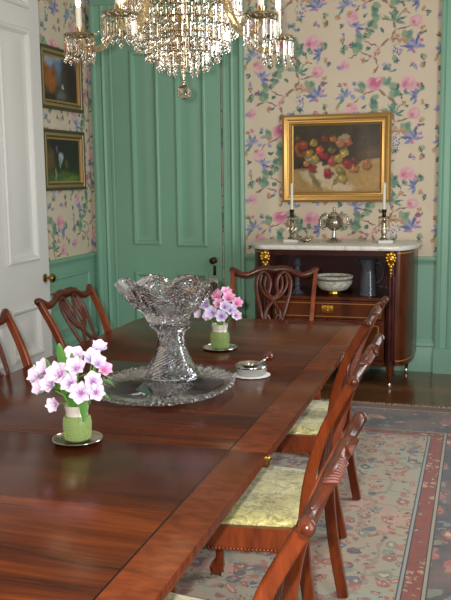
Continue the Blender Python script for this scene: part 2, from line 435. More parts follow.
g2 = struct(door_leaf('door_2', D2[1]-D2[0]-.006, 2.855, [(.12,.33,.94,2.49),(.43,.64,.94,2.49),(.12,.33,.2,.72),(.43,.64,.2,.72)], GREEN)); g2.location = (D2[0]+.003, YB-.022, .003)
knob(g2, .06, .823, 0, DKBRASS)
# white door, standing open into the room and parallel to the left wall
YD0, YD1 = 3.72, 4.80
XDW = -2.6
pn = [(YD1-.128-a-.365-YD0, YD1-.128-a-YD0, z0, z1) for a in (0, .458) for z0, z1 in ((.12,.40),(.405,.725),(.985,2.36),(2.475,2.85)) if z0 > .3]
pn = [(max(.1, a), bq, z0, z1) for a, bq, z0, z1 in pn]
g3 = struct(door_leaf('door_3', YD1-YD0, 2.98, pn, WHITE, .05)); g3.location = (XDW, YD0, .012); g3.rotation_euler = (0, 0, pi/2)
k = knob(g3, YD1-YD0-.062, .868)
# jamb the white door hangs on
m = MB(); m.box(XL, XDW+.02, 3.56, 3.70, 0, ZC); m.box(XDW-.1, XDW+.035, 3.54, 3.72, 0, ZC); struct(m.build('trim_7', WHITE, smooth=0))

# ------------------------------------------------------------------ rug
def rug_mat():
    m, nt, b = mat('persian_rug', rough=.95, spec=.1, sheen=.2)
    v = objco(nt); s = nt.n('SeparateXYZ'); nt.l(v, s.inputs[0])
    wn = nt.noise(v, 9, 2, col=True)
    ma = nt.n('VectorMath', operation='MULTIPLY_ADD'); nt.l(wn, ma.inputs[0]); ma.inputs[1].default_value = (.13, .13, 0); nt.l(v, ma.inputs[2]); w = ma.outputs[0]
    HX, HY = 1.02, 4.82   # half field width about x=-1.265, field end
    e = nt.math('MAXIMUM', nt.math('SUBTRACT', nt.math('ABSOLUTE', nt.math('ADD', s.outputs[0], 1.265)), HX), nt.math('SUBTRACT', s.outputs[1], HY))
    # field: pale celadon and rose ground with scattered flowers
    c = nt.mix(nt.ramp(nt.noise(v, 2.6, 3, .6), [(.4, 0.), (.62, 1.)]), lin(160, 160, 140), lin(180, 154, 132))
    def flowers(c, vec, scale, thr, col1, col2, keep, seed):
        vm = nt.mapping(vec, loc=(seed, seed*1.7, 0))
        dd = nt.voro(vm, scale); cc = nt.voro(vm, scale, out='Color')
        sc = nt.n('SeparateColor'); nt.l(cc, sc.inputs[0])
        k = nt.math('MULTIPLY', nt.math('LESS_THAN', dd, thr), nt.math('LESS_THAN', sc.outputs[0], keep))
        c = nt.mix(nt.math('MULTIPLY', k, .85), c, nt.mix(nt.math('GREATER_THAN', sc.outputs[1], .5), col1, col2))
        k2 = nt.math('MULTIPLY', nt.math('LESS_THAN', dd, thr*.4), nt.math('LESS_THAN', sc.outputs[0], keep))
        return nt.mix(nt.math('MULTIPLY', k2, .8), c, lin(206, 180, 150))
    vine = nt.voro(w, 3.4, 'DISTANCE_TO_EDGE')
    c = nt.mix(nt.math('MULTIPLY', nt.math('LESS_THAN', vine, .03), .35), c, lin(112, 100, 98))
    c = flowers(c, w, 6, .34, lin(150, 168, 152), lin(196, 150, 134), .7, 9)
    c = flowers(c, v, 13, .40, lin(80, 86, 100), lin(150, 90, 82), .22, 12)
    c = flowers(c, w, 11, .36, lin(96, 102, 116), lin(126, 136, 122), .55, 1)
    c = flowers(c, w, 19, .36, lin(164, 94, 86), lin(172, 112, 100), .6, 3)
    c = flowers(c, w, 31, .34, lin(70, 72, 88), lin(140, 84, 80), .45, 5)
    # red guard stripe
    r = nt.mix(nt.noise(v, 14, 3), lin(122, 58, 52), lin(150, 80, 68))
    r = flowers(r, w, 24, .40, lin(96, 84, 84), lin(190, 150, 126), .6, 2)
    r = flowers(r, w, 40, .36, lin(70, 66, 74), lin(150, 140, 110), .4, 6)
    # main border
    o = nt.mix(nt.ramp(nt.noise(v, 4, 3), [(.42, 0.), (.58, 1.)]), lin(78, 82, 88), lin(116, 98, 94))
    o = flowers(o, w, 7, .4, lin(168, 108, 100), lin(128, 136, 120), .55, 4)
    o = flowers(o, w, 16, .36, lin(120, 134, 130), lin(170, 128, 112), .5, 7)
    o = flowers(o, w, 24, .3, lin(52, 58, 74), lin(60, 60, 70), .45, 8)
    def band(c, lo, hi, col):
        k = nt.math('MULTIPLY', nt.math('GREATER_THAN', e, lo), nt.math('LESS_THAN', e, hi)); return nt.mix(k, c, col)
    c = band(c, 0, .09, r); c = band(c, .09, 3, o)
    for lo, hi, col in ((-.006,0,lin(70,74,84)),(0,.011,lin(150,156,150)),(.011,.016,lin(60,50,56)),(.080,.085,lin(60,50,54)),(.085,.097,lin(160,150,132)),(.097,.103,lin(60,62,72)),(.53,.545,lin(160,150,130)),(.545,.64,lin(112,70,64))): c = band(c, lo, hi, col)
    speck = nt.noise(v, 160, 1)
    c = nt.mix(nt.math('MULTIPLY', speck, .35), c, lin(96, 88, 80))
    nt.l(c, b.inputs['Base Color']); bump(nt, b, nt.noise(v, 400, 1), .25, .004)
    return m
RX0, RX1, RY0, RY1 = -2.95, .42, -1.6, 5.455
rug = MB(); rug.box(RX0, RX1, RY0, RY1, .0005, .009, .003)
rg = tag(rug.build('persian_rug', rug_mat(), smooth=0), 'large floral rug with red striped border under the dining table', 'rug')
fr = MB()
x = RX0
while x < RX1:
    l = .05+random.random()*.022; dx = random.uniform(-.008, .008)
    fr.add([(x,RY1-.004,.006),(x+.006,RY1-.004,.006),(x+.006+dx,RY1+l,.0025),(x+dx,RY1+l,.0025),(x,RY1-.004,.0035),(x+.006,RY1-.004,.0035),(x+.006+dx,RY1+l,.0006),(x+dx,RY1+l,.0006)],
           [(0,1,2,3),(7,6,5,4),(0,4,5,1),(1,5,6,2),(2,6,7,3),(3,7,4,0)])
    x += .0085
frm, fnt, fb = mat('rug_fringe', lin(176, 160, 138), .95)
fo = fr.build('fringe', frm, rg, 0); fo['label'] = 'pale tasselled fringe'; fo['kind'] = 'stuff'

# ------------------------------------------------------------------ dining table
TABM = table_mat()
cxT = (TX0+TX1)/2
tb = thing('dining_table', 'long polished mahogany dining table with cross-banded edge', 'table', (cxT, 0, 0))
ZT = .74
def leaf_outline(y0, y1, r0=0, r1=0):
    h = TW/2; o = []
    def arc(cx, cy, r, a0):
        if r <= 0: o.append((cx, cy)); return
        for i in range(9): a = a0+pi/2*i/8; o.append((cx+r*cos(a), cy+r*sin(a)))
    arc(-h+r0, y0+r0, r0, pi); arc(h-r0, y0+r0, r0, 1.5*pi); arc(h-r1, y1-r1, r1, 0); arc(-h+r1, y1-r1, r1, pi/2)
    return o
def top_leaf(y0, y1, r0, r1):
    m = MB(); m.poly(leaf_outline(y0, y1, r0, r1), ZT-.026, ZT, .0012)
    return m.build('tabletop_leaf', TABM, tb, 35)
top_leaf(.45, 1.18, .2, 0); top_leaf(1.1804, 2.1998, 0, 0); top_leaf(2.2002, 3.2, 0, 0); top_leaf(3.2004, TY1, 0, .17)
m = MB()
for sx in (-1, 1): m.box(sx*.42-.02, sx*.42+.02, .7, 4.05, ZT-.066, ZT-.0262)
m.build('bearer_rail', SIDED, tb, 0)
for yc in (1.15, 3.6):
    m = MB(); m.lathe([(.09,ZT-.066),(.10,ZT-.085),(.05,ZT-.1),(.045,ZT-.2),(.07,ZT-.28),(.085,ZT-.36),(.06,ZT-.42),(.075,ZT-.44),(.075,ZT-.47),(.05,.2),(.06,.15)], 20, (0, yc, 0))
    m.box(-.42, .42, yc-.09, yc+.09, ZT-.068, ZT-.0665)
    pd = m.build('pedestal', SIDED, tb)
    for k in range(4):
        a = k*pi/2; L = MB()
        L.tube(spl([(cos(a)*q, yc+sin(a)*q, z) for q, z in ((.03,.22),(.10,.24),(.17,.16),(.23,.07),(.27,.036))]), .024, 8, (0,0,1))
        L.build('splayed_leg', SIDED, pd)
m = MB(); m.box(TW/2-.012, TW/2+.006, 2.19, 2.21, ZT-.04, ZT-.008, .002); m.sphere((TW/2+.005, 2.2, ZT-.014), .009)
m.build('leaf_clip', BRASS, tb)

# ------------------------------------------------------------------ chairs
def damask():
    m, nt, b = mat('damask_fabric', rough=.5, sheen=.4)
    v = objco(nt)
    w = nt.noise(v, 14, 2, .5, 1.5, col=True)
    ma = nt.n('VectorMath', operation='MULTIPLY_ADD'); nt.l(w, ma.inputs[0]); ma.inputs[1].default_value = (.10, .10, 0); nt.l(v, ma.inputs[2]); w = ma.outputs[0]
    n = nt.noise(w, 17, 3, .55, 2.2)
    e = nt.voro(w, 21, 'DISTANCE_TO_EDGE')
    f = nt.math('ADD', nt.math('MULTIPLY', nt.ramp(n, [(.47, 0.), (.53, 1.)]), .75), nt.math('MULTIPLY', nt.math('LESS_THAN', e, .10), .4), clamp=True)
    c = nt.mix(f, lin(152, 148, 96), lin(216, 204, 130))
    nt.l(c, b.inputs['Base Color']); nt.l(nt.ramp(f, [(0, .62), (1, .36)]), b.inputs['Roughness'])
    bump(nt, b, f, .15, .002); return m
DAMASK = damask()
SF, SB, FH, BH = .245, -.205, .312, .25       # seat front/back y, half widths
def back_y(z): return -.205 - .03*max(0, z-.45)/.25 if z < .7 else -.235-.125*(z-.7)/.25
def make_chair(name, label, group, fl=1.0):
    t = thing(name, label, 'chair', (0,0,0), 0, group)
    c = MB()                                  # slip seat with a soft crown
    N = 14; ls = []
    def edge(inset, z):
        o = []
        for a, bq in (((-1,-1),(1,-1)),((1,-1),(1,1)),((1,1),(-1,1)),((-1,1),(-1,-1))):
            for i in range(N):
                q = i/N; u = a[0]+(bq[0]-a[0])*q; vq = a[1]+(bq[1]-a[1])*q
                y = (SB+SF)/2+vq*((SF-SB)/2-.022-inset); hw = BH+(FH-BH)*((y-SB)/(SF-SB))-.022-inset
                rr = max(abs(u), abs(vq)); rnd = 1-.035*max(0, abs(u*vq)-.5)
                o.append((u*hw*rnd, (SB+SF)/2+(y-(SB+SF)/2)*rnd, z))
        return o
    c.loops([edge(.004, .432), edge(0, .440), edge(0, .453), edge(.006, .461), edge(.022, .466), edge(.07, .471), edge(.14, .474), edge(.19, .475)])
    o = c.build('seat_cushion', DAMASK, t, 60)
    f = MB()
    P = [(-FH,SF),(FH,SF),(BH,SB),(-BH,SB)]
    def rail(p, q, th=.022):
        d_ = Vector((q[0]-p[0], q[1]-p[1])).normalized(); n_ = Vector((d_.y, -d_.x))
        mid = Vector(((p[0]+q[0])/2, (p[1]+q[1])/2))
        if n_.dot(Vector((0, (SF+SB)/2))-mid) < 0: n_ = -n_
        a = Vector(p); bb = Vector(q); r = [(a.x,a.y),(bb.x,bb.y),(bb.x+n_.x*th,bb.y+n_.y*th),(a.x+n_.x*th,a.y+n_.y*th)]
        f.loops([[(x, y, z) for x, y in r] for z in (.378, .446)])
    for i in range(4): rail(P[i], P[(i+1) % 4])
    f.build('seat_frame', MAHOG, t, 30)
    g = MB()                                  # rope-carved bead under the rails
    for p, q in ((P[0],P[1]),(P[1],P[2]),(P[3],P[0])):
        L = sqrt((p[0]-q[0])**2+(p[1]-q[1])**2); n = int(L/.0112)
        for i in range(n):
            k = (i+.5)/n; g.sphere((p[0]+(q[0]-p[0])*k, p[1]+(q[1]-p[1])*k, .377), .0066, 6, 1, 1, 1.1)
    g.build('gadroon_moulding', MAHOG, t, 60)
    for s in (-1, 1):                         # rear leg and stile in one sweep
        L = MB()
        pth = spl([(s*.215,-.255,.004),(s*.222,-.222,.18),(s*.228,-.203,.34),(s*.23,-.203,.45),(s*.232*(1+(fl-1)*.3),-.225,.62),(s*.238*(1+(fl-1)*.7),-.275,.78),(s*.246*fl,-.352,.928)], 5)
        n = len(pth); L.tube(pth, [(.0150-.002*max(0, (i-16)/14), .0185-.005*max(0, (i-16)/14)) for i in range(n)], 8, (0,1,0), square=True)
        L.build('rear_post', MAHOG, t, 35)
        F = MB()                              # cabriole front leg
        pth = [(s*.250,.208,.40,.036),(s*.262,.222,.37,.040),(s*.270,.232,.33,.038),(s*.266,.23,.26,.027),(s*.256,.22,.18,.019),(s*.250,.214,.10,.0155),(s*.254,.218,.06,.018),(s*.262,.226,.04,.024)]
        pq = spl(pth, 4); F.tube([q[:3] for q in pq], [q[3] for q in pq], 10, (0,1,0))
        F.sphere((s*.266,.23,.0275), .027, 10)
        for k in range(4):
            a = k*pi/2+pi/4; F.tube([(s*.264+.014*cos(a),.228+.014*sin(a),.06),(s*.266+.027*cos(a),.23+.027*sin(a),.036),(s*.266+.024*cos(a),.23+.024*sin(a),.006)], [.006,.006,.004], 6, (0,0,1))
        F.build('front_leg', MAHOG, t, 50)
    cr = MB()                                 # serpentine crest with scrolled ears
    half = [(0,.936,.020),(.03,.940,.021),(.065,.940,.021),(.10,.930,.018),(.135,.915,.015),(.17,.908,.015),(.205,.914,.018),(.228,.925,.020),(.248,.934,.0185),(.260,.934,.014)]
    pts = [(-x, z, r) for x, z, r in half[::-1][:-1]] + half
    pq = spl(pts, 4)
    cr.tube([(x*fl, back_y(z)-.004, z) for x, z, r in pq], [(r*1.1, r*.78) for x, z, r in pq], 10, (0,1,0))
    for s in (-1, 1):
        cr.sphere((s*.250*fl, back_y(.94)-.006, .937), .0175, 10, 1, .85, .95)
        for i in range(9): cr.tube([(s*(.02+.0095*i)*fl, back_y(.95)-.020, .945), (s*(.028+.0095*i)*fl, back_y(.95)-.012, .958-.0012*i), (s*(.034+.0095*i)*fl, back_y(.95)+.008, .958-.0012*i)], .0042, 6, (1,0,0))
        for i in range(5): cr.sphere((s*(.12+.02*i)*fl, back_y(.93)+.004, .922-.004*abs(2-i)), .007, 6)   # carved leaf tips
    for i in range(-4, 5): cr.sphere((i*.017, back_y(.945), .949-.0006*i*i), .007, 6)
    cr.build('crest_rail', MAHOGX, t, 60)
    sp = MB()                                 # pierced interlaced splat
    R = lambda L, r=.0085: sp.tube([(x, back_y(z), z) for x, z in spl(L, 6)], [(r*1.3, .0085)]*(6*(len(L)-1)+1), 6, (0,1,0))
    for s in (-1, 1):
        R([(s*.044,.475),(s*.043,.56),(s*.055,.64),(s*.08,.73),(s*.104,.82),(s*.104,.885),(s*.07,.925),(s*.035,.905),(s*.02,.86),(s*.03,.81)], .0095)
        R([(s*.03,.81),(s*.012,.775),(s*-.02,.74),(s*-.045,.70),(s*-.042,.65),(s*-.02,.60),(s*-.014,.54),(s*-.016,.475)], .0085)
        R([(s*.075,.91),(s*.085,.86),(s*.06,.81),(s*.02,.78),(s*-.03,.80),(s*-.055,.845),(s*-.05,.90)], .0075)
        R([(s*.062,.66),(s*.035,.69),(s*.012,.64),(s*.028,.585),(s*.04,.55)], .007)
    sp.sphere((0, back_y(.775), .775), .016, 8, 1, .6, 1.3)
    sp.tube([(0, SB, .435), (0, SB+.0, .455), (0, SB+.002, .49)], [(.07,.012),(.066,.014),(.05,.010)], 8, (0,1,0), square=True)
    sp.build('pierced_splat', MAHOGX, t, 60)
    return t
GR = 'carved mahogany dining chairs around the table'
ch = make_chair('dining_chair', 'nearest carved dining chair right of the table, seat cut by picture bottom', GR, 1.30)
ch.scale = (1, 1, .985); ch.location = (-.615, 1.62, 0.0092); ch.rotation_euler = (0, 0, pi/2)
def place(c, x, y, rz, label):
    c.location = (x, y, .0092); c.rotation_euler = (0, 0, rz); c['label'] = label; return c
place(copy_tree(ch), -.682, 2.62, pi/2, 'carved dining chair with whole gold damask seat, middle one on the table right side')
place(copy_tree(ch), -.762, 3.55, pi/2, 'farthest carved dining chair on the right side, its back rising before the sideboard')
ch2 = make_chair('dining_chair', '', GR, 1.06)
place(ch2, -1.545, 3.66, -pi/2, 'carved dining chair with whole pierced back in front of the white door')
place(copy_tree(ch2), -1.53, 2.83, -pi/2, 'carved dining chair cut by left picture edge, only one stile and ear showing')
place(copy_tree(ch2), -1.10, 4.50, pi+radians(9), 'carved dining chair at the head of the table in front of the sideboard').scale = (.94, 1, 1)

# ------------------------------------------------------------------ sideboard
GILT = mat('gilt_bronze', lin(206, 160, 62), .32, 1)[0]
GOLD = mat('gold_leaf', lin(214, 172, 104), .4, .9)
bump(GOLD[1], GOLD[2], GOLD[1].noise(objco(GOLD[1]), 60, 3), .12, .004); GOLD = GOLD[0]
SILVER = mat('silver', lin(206, 204, 198), .16, 1)[0]
TARN = mat('tarnished_silver', lin(168, 158, 140), .24, 1)[0]
def marble():
    m, nt, b = mat('marble', rough=.25)
    n = nt.noise(objco(nt), 6, 6, .65, 2.5)
    nt.l(nt.ramp(n, [(.30, lin(186,178,166)), (.42, lin(226,221,212)), (.6, lin(234,230,222)), (.76, lin(206,198,184))]), b.inputs['Base Color']); return m
MARBLE = marble()
INLAY = mat('satinwood_inlay', lin(176, 128, 62), .3, coat=.3)[0]
sbx, sby = -1.025, 6.20
sb = thing('sideboard', 'mahogany sideboard with white marble top, open shelf and gilt mounts', 'sideboard', (sbx, sby, 0))
def dplan(hx, xf, yf, yb, n=10):
    """D-shaped plan: straight front between +-xf, quarter-ellipse ends out to +-hx, straight back"""
    o = [(-hx, yb), (-hx, .06)]
    for i in range(1, n+1): a = pi/2*i/n; o.append((-xf-(hx-xf)*cos(a), .06-(.06-yf)*sin(a)))
    q = [(-x, y) for x, y in o][::-1]
    return o + q
m = MB(); m.poly(dplan(.617, .45, -.30, .31), .972, 1.004, .006); m.build('marble_top', MARBLE, sb, 50)
for s in (-1, 1):                           # curved end panels
    pl = [p for p in dplan(.588, .482, -.255, .30, 10) if p[0]*s > 0]
    if s > 0: pl = pl[::-1]
    inn = [(x-s*.02, y+.0) for x, y in pl]
    m = MB(); m.loops([[(x, y, z) for x, y in pl+inn[::-1]] for z in (.16, .971)])
    e = m.build('end_panel', SIDEW, sb, 50)
    for z0, z1 in ((.95,.958),(.19,.197)):
        m = MB(); m.loops([[(x+s*.002, y-.002, z) for x, y in pl]+[(x-s*.01, y, z) for x, y in pl[::-1]] for z in (z0, z1)]); m.build('stringing', INLAY, e, 50)
    m = MB()                                # reeded column at the corner
    m.lathe([(.036, z) for z in (.165,.20)] + [(.030,.205),(.030,.80),(.036,.805),(.037,.971)], 40, (s*.445, -.262, 0), mod=lambda a, i, r, z: (r*(1-.10*abs(sin(a*5))) if .2 < z < .802 else r, z))
    m.build('reeded_column', SIDED, sb, 40)
    m = MB()                                # gilt mount: mask, scroll and hanging drop
    x = s*.445; y = -.302
    m.lathe([(.0,-.012),(.034,-.006),(.036,.0),(.0,.012)], 12, (x, y+.004, .925), axis='y')
    for dx, z, r in [(-.022,.945,.014),(.022,.945,.014),(0,.95,.016),(-.024,.905,.012),(.024,.905,.012),(0,.915,.020),(-.014,.88,.012),(.014,.88,.012),(0,.865,.015),(0,.84,.013),(0,.818,.010),(0,.80,.007),(-.03,.925,.010),(.03,.925,.010)]:
        m.sphere((x+dx, y-.002, z), r, 8, 1, .7, 1.1)
    m.build('gilt_mount', GILT, sb, 60)
    for yb_ in (-.262, .24):                # tapered feet
        m = MB(); x = s*(.445 if yb_ < 0 else .52)
        m.lathe([(.010,.03),(.013,.05),(.026,.135),(.030,.15),(.030,.168)], 12, (x, yb_, 0)); f = m.build('foot', SIDEW, sb, 50)
        m = MB(); m.lathe([(.014,0),(.017,.004),(.016,.02),(.012,.034)], 12, (x, yb_, 0)); m.build('toe_cap', SILVER, f, 50)
m = MB(); m.box(-.57, .57, .285, .30, .16, .971)
for s in (-1, 1): m.box(min(s*.408,s*.425), max(s*.408,s*.425), -.24, .285, .16, .971)
m.build('carcass', SIDED, sb, 0)
m = MB(); m.box(-.407, .407, -.25, .284, .612, .634, .003); m.build('shelf', SIDEW, sb, 0)
m = MB(); m.box(-.407, .407, -.255, -.235, .93, .971); m.build('frieze_rail', SIDED, sb, 0)
m = MB(); m.box(-.407, .407, -.25, .284, .166, .186, .003); m.box(-.42, .42, -.262, -.24, .15, .178, .003); m.build('base_rail', SIDEW, sb, 0)
m = MB(); m.box(-.404, .404, -.256, -.236, .478, .608, .003); dr = m.build('drawer', SIDEW, sb, 0)
m = MB()
for q in [(-.38,.38,.494,.498),(-.38,.38,.588,.592)]: m.box(q[0], q[1], -.2572, -.2555, q[2], q[3])
for q in [(-.38,-.376),(.376,.38)]: m.box(q[0], q[1], -.2572, -.2555, .494, .592)
m.build('stringing', INLAY, dr, 0)
m = MB(); m.box(-.042, .042, -.2595, -.256, .522, .574, .0012)
m.tube([(.027*cos(a)-.0, -.266, .545+.019*sin(a)) for a in [pi*2*i/20 for i in range(21)]], .0032, 6, (0,1,0))
m.lathe([(.0,-.012),(.008,-.01),(.009,0)], 10, (0, -.258, .56), axis='y'); m.sphere((0,-.264,.541), .008, 8)
m.build('drawer_pull', GILT, dr, 40)
for s in (-1, 1):
    x0, x1 = sorted((s*.003, s*.404)); m = MB(); m.box(x0, x1, -.256, -.236, .19, .474, .003); dd = m.build('door', SIDEW, sb, 0)
    m = MB(); a0, a1, z0, z1 = x0+.04, x1-.04, .225, .44
    for q in [(a0,a1,z0,z0+.006),(a0,a1,z1-.006,z1)]: m.box(q[0], q[1], -.2575, -.2555, q[2], q[3])
    for q in [(a0,a0+.006),(a1-.006,a1)]: m.box(q[0], q[1], -.2575, -.2555, z0, z1)
    m.build('inlay_border', INLAY, dd, 0)

# ------------------------------------------------------------------ glass and china
GLASS = mat('clear_glass', (1,1,1,1), .02, trans=1, ior=1.5)[0]
def cut_glass():
    m, nt, b = mat('cut_glass', (.84,.84,.88,1), .05, trans=1, ior=1.5)
    return m
CUT = cut_glass()
BLUEG = mat('smoky_glass', lin(112, 116, 128), .06, trans=.6, ior=1.5)[0]
WAX = mat('white_wax', lin(232, 228, 214), .45)[0]
STONE = mat('white_stone', lin(226, 224, 220), .3)[0]
PRISM = mat('crystal', lin(246, 236, 220), .02, trans=1, ior=1.5)[0]
def thin_glass(name, col, body, fac, rough=.05):
    m, nt, b = mat(name, body, rough, spec=.7)
    t = nt.n('BsdfTransparent'); t.inputs[0].default_value = col
    mx = nt.n('MixShader'); mx.inputs[0].default_value = fac
    nt.l(t.outputs[0], mx.inputs[1]); nt.l(b.outputs[0], mx.inputs[2]); nt.l(mx.outputs[0], nt.t.nodes['Material Output'].inputs[0])
    return m, nt, b
PLATEG = thin_glass('plate_glass', (.9,.9,.9,1), (.88,.87,.88,1), .9, .02)
PLATEG[2].inputs['Transmission Weight'].default_value = 1; PLATEG = PLATEG[0]
def octa(m, c, r, h0, h1, n=6):
    vs = [(c[0]+r*cos(2*pi*k/n), c[1]+r*sin(2*pi*k/n), c[2]) for k in range(n)]+[(c[0],c[1],c[2]-h0),(c[0],c[1],c[2]+h1)]
    m.add(vs, [(n, (k+1) % n, k) for k in range(n)]+[(n+1, k, (k+1) % n) for k in range(n)])
def prism_drop(m, c, L, r=.0062):
    """bead, long faceted prism and a pear drop, hung from c"""
    x, y, z = c
    octa(m, (x, y, z-.008), .0075, .008, .008)
    z1 = z-.019; n = 4
    m.loops([[(x+q*cos(2*pi*k/n+.3), y+q*sin(2*pi*k/n+.3), zz) for k in range(n)] for q, zz in ((r*.35, z1), (r, z1-.006), (r, z1-L+.008), (r*.4, z1-L))])
    octa(m, (x, y, z1-L-.014), .009, .014, .013)

# lustre candlesticks
def make_lustre(label):
    t = thing('candlestick', label, 'candlestick', (0,0,0), 0, 'pair of candlesticks on the sideboard')
    m = MB(); m.box(-.055, .055, -.055, .055, 0, .02, .004); o = m.build('base', STONE, t, 0)
    m = MB(); m.lathe([(.03,.0205),(.032,.03),(.018,.04),(.015,.05),(.020,.065),(.022,.09),(.017,.12),(.014,.14),(.02,.155),(.012,.165),(.011,.178)], 10, mod=lambda a, i, r, z: (r, z)); m.build('stem', TARN, t, 20)
    m = MB(); m.lathe([(.010,.176),(.038,.18),(.042,.187),(.036,.19),(.012,.186)], 20); bo = m.build('drip_pan', TARN, t, 40)
    m = MB(); m.lathe([(.012,.188),(.016,.195),(.013,.205),(.017,.225),(.019,.24),(.012,.24),(.012,.236)], 14); m.build('socket', mat('dark_bronze', lin(58,48,36), .35, 1)[0], t, 40)
    for k in range(8):
        a = 2*pi*k/8+.2; m = MB(); prism_drop(m, (.037*cos(a), .037*sin(a), .185), .058, .0055); m.build('prism', PRISM, t, 0)
    m = MB(); m.lathe([(.011,.236),(.0112,.42),(.006,.432),(.002,.434)], 14); cd = m.build('candle', WAX, t, 50)
    m = MB(); m.lathe([(.001,.433),(.001,.444)], 6); m.build('wick', mat('wick', lin(50,44,40), .9)[0], cd, 0)
    return t
l1 = make_lustre('left candlestick with white candle and hanging prisms on the marble sideboard top'); l1.location = (-1.343, 6.22, 1.0045)
l2 = copy_tree(l1); l2['label'] = 'right candlestick with white candle on the sideboard, above the gilt mount by the wall'; l2.location = (-.665, 6.22, 1.0045); l2.rotation_euler = (0,0,.4)

# silver urn with scrolled openwork handles
u = thing('silver_urn', 'ornate silver urn with scrolled handles at the centre of the sideboard top', 'urn', (-1.03, 6.24, 1.0045))
m = MB(); m.lathe([(.055,0),(.058,.008),(.045,.018),(.02,.03),(.014,.045),(.018,.055),(.013,.065),(.012,.085)], 20); m.build('foot', SILVER, u, 50)
m = MB(); m.lathe([(.012,.083),(.03,.09),(.055,.112),(.064,.14),(.06,.165),(.045,.18),(.05,.186),(.046,.19)], 24, mod=lambda a, i, r, z: (r*(1+.05*cos(10*a)) if .09 < z < .17 else r, z)); m.build('body', TARN, u, 50)
m = MB(); m.lathe([(.046,.1905),(.04,.205),(.02,.218),(.008,.224),(.008,.23),(.013,.238),(.010,.25),(.002,.256)], 20); m.build('lid', SILVER, u, 50)
for s in (-1, 1):
    m = MB()
    m.tube(spl([(s*.058,0,.115),(s*.085,0,.10),(s*.102,0,.125),(s*.100,0,.165),(s*.08,0,.195),(s*.055,0,.205),(s*.048,0,.185)], 5), .0065, 8, (0,1,0))
    for k in range(7):
        a = -1.1+k*.42; m.sphere((s*(.058+.047*cos(a)), 0, .15+.056*sin(a)), .012, 8, 1, .6, 1)
    m.build('handle', TARN, u, 50)
# small silver bird
bdm = thing('silver_bird_figure', 'small silver bird figure lying by the left candlestick on the marble', 'figurine', (-1.225, 6.16, 1.0045))
m = MB(); m.tube(spl([(-.045,0,.016,.004),(-.02,0,.018,.014),(.01,0,.018,.016),(.03,0,.022,.010),(.038,0,.034,.008)], 4), [q[3] for q in spl([(-.045,0,.016,.004),(-.02,0,.018,.014),(.01,0,.018,.016),(.03,0,.022,.010),(.038,0,.034,.008)], 4)], 10, (0,1,0))
m.sphere((.04, 0, .04), .0105, 8); m.tube([(.048,0,.041),(.064,0,.038)], [.004,.001], 6, (0,1,0)); m.lathe([(.018,0),(.018,.003),(.006,.006)], 12)
m.build('body', TARN, bdm, 60)
m = MB(); m.tube(spl([(-.04,0,.018),(-.07,0,.03),(-.1,0,.026)], 4), [(.004,.008)]*9, 6, (0,0,1))
m.build('tail', TARN, bdm, 60)

# inside the open shelf
m = MB()
bw = thing('china_bowl', 'white patterned china bowl on gilt foot standing on the sideboard shelf', 'bowl', (-1.0, 6.07, .6345))
m.lathe([(.05,.028),(.10,.045),(.13,.085),(.137,.135),(.141,.14),(.137,.142),(.131,.135),(.122,.088),(.09,.05),(.0,.04)], 32)
cm, cnt, cb_ = mat('celadon_china', rough=.2)
vv = cnt.noise(objco(cnt), 30, 2, .5, 1.5); sx = cnt.n('SeparateXYZ'); cnt.l(objco(cnt), sx.inputs[0])
cc = cnt.mix(cnt.math('MULTIPLY', cnt.ramp(vv, [(.5, 0.), (.56, 1.)]), .6), lin(212, 210, 196), lin(140, 148, 136))
cc = cnt.mix(cnt.math('GREATER_THAN', cnt.math('ABSOLUTE', cnt.math('SUBTRACT', sx.outputs[2], .118)), .008), lin(120, 118, 104), cc)
cnt.l(cc, cb_.inputs['Base Color'])
m.build('bowl_body', cm, bw, 60)
m = MB(); m.lathe([(.062,0),(.064,.006),(.05,.014),(.048,.03)], 28); m.build('gilt_foot', GILT, bw, 40)
jg = thing('glass_pitcher', 'smoky dark glass pitcher with a handle on the sideboard shelf', 'pitcher', (-.755, 6.08, .6345))
m = MB(); m.lathe([(.062,0),(.068,.004),(.066,.02),(.06,.08),(.056,.15),(.05,.20),(.056,.25),(.062,.262),(.058,.262),(.046,.2),(.052,.15),(.056,.08),(.06,.02),(.0,.014)], 20, mod=lambda a, i, r, z: (r*(1+.18*max(0, cos(a-pi))**8) if z > .22 else r*(1-.04*abs(sin(6*a))), z)); m.build('pitcher_body', BLUEG, jg, 30)
m = MB(); m.tube(spl([(.052,0,.235),(.09,0,.232),(.108,0,.19),(.10,0,.13),(.075,0,.10),(.058,0,.095)], 5), .0085, 8, (0,1,0)); m.build('handle', BLUEG, jg, 60)
gc = thing('glass_candlestick', 'tall dark blue glass candlestick on the sideboard shelf behind the head chair', 'candlestick', (-1.275, 6.09, .6345))
m = MB(); m.lathe([(.05,0),(.052,.008),(.04,.016),(.022,.03),(.018,.05),(.026,.065),(.018,.08),(.016,.12),(.02,.15),(.027,.165),(.018,.18),(.02,.2),(.03,.215),(.022,.225),(.024,.25),(.032,.262),(.02,.262),(.018,.24)], 8, ); m.build('body', BLUEG, gc, 20)

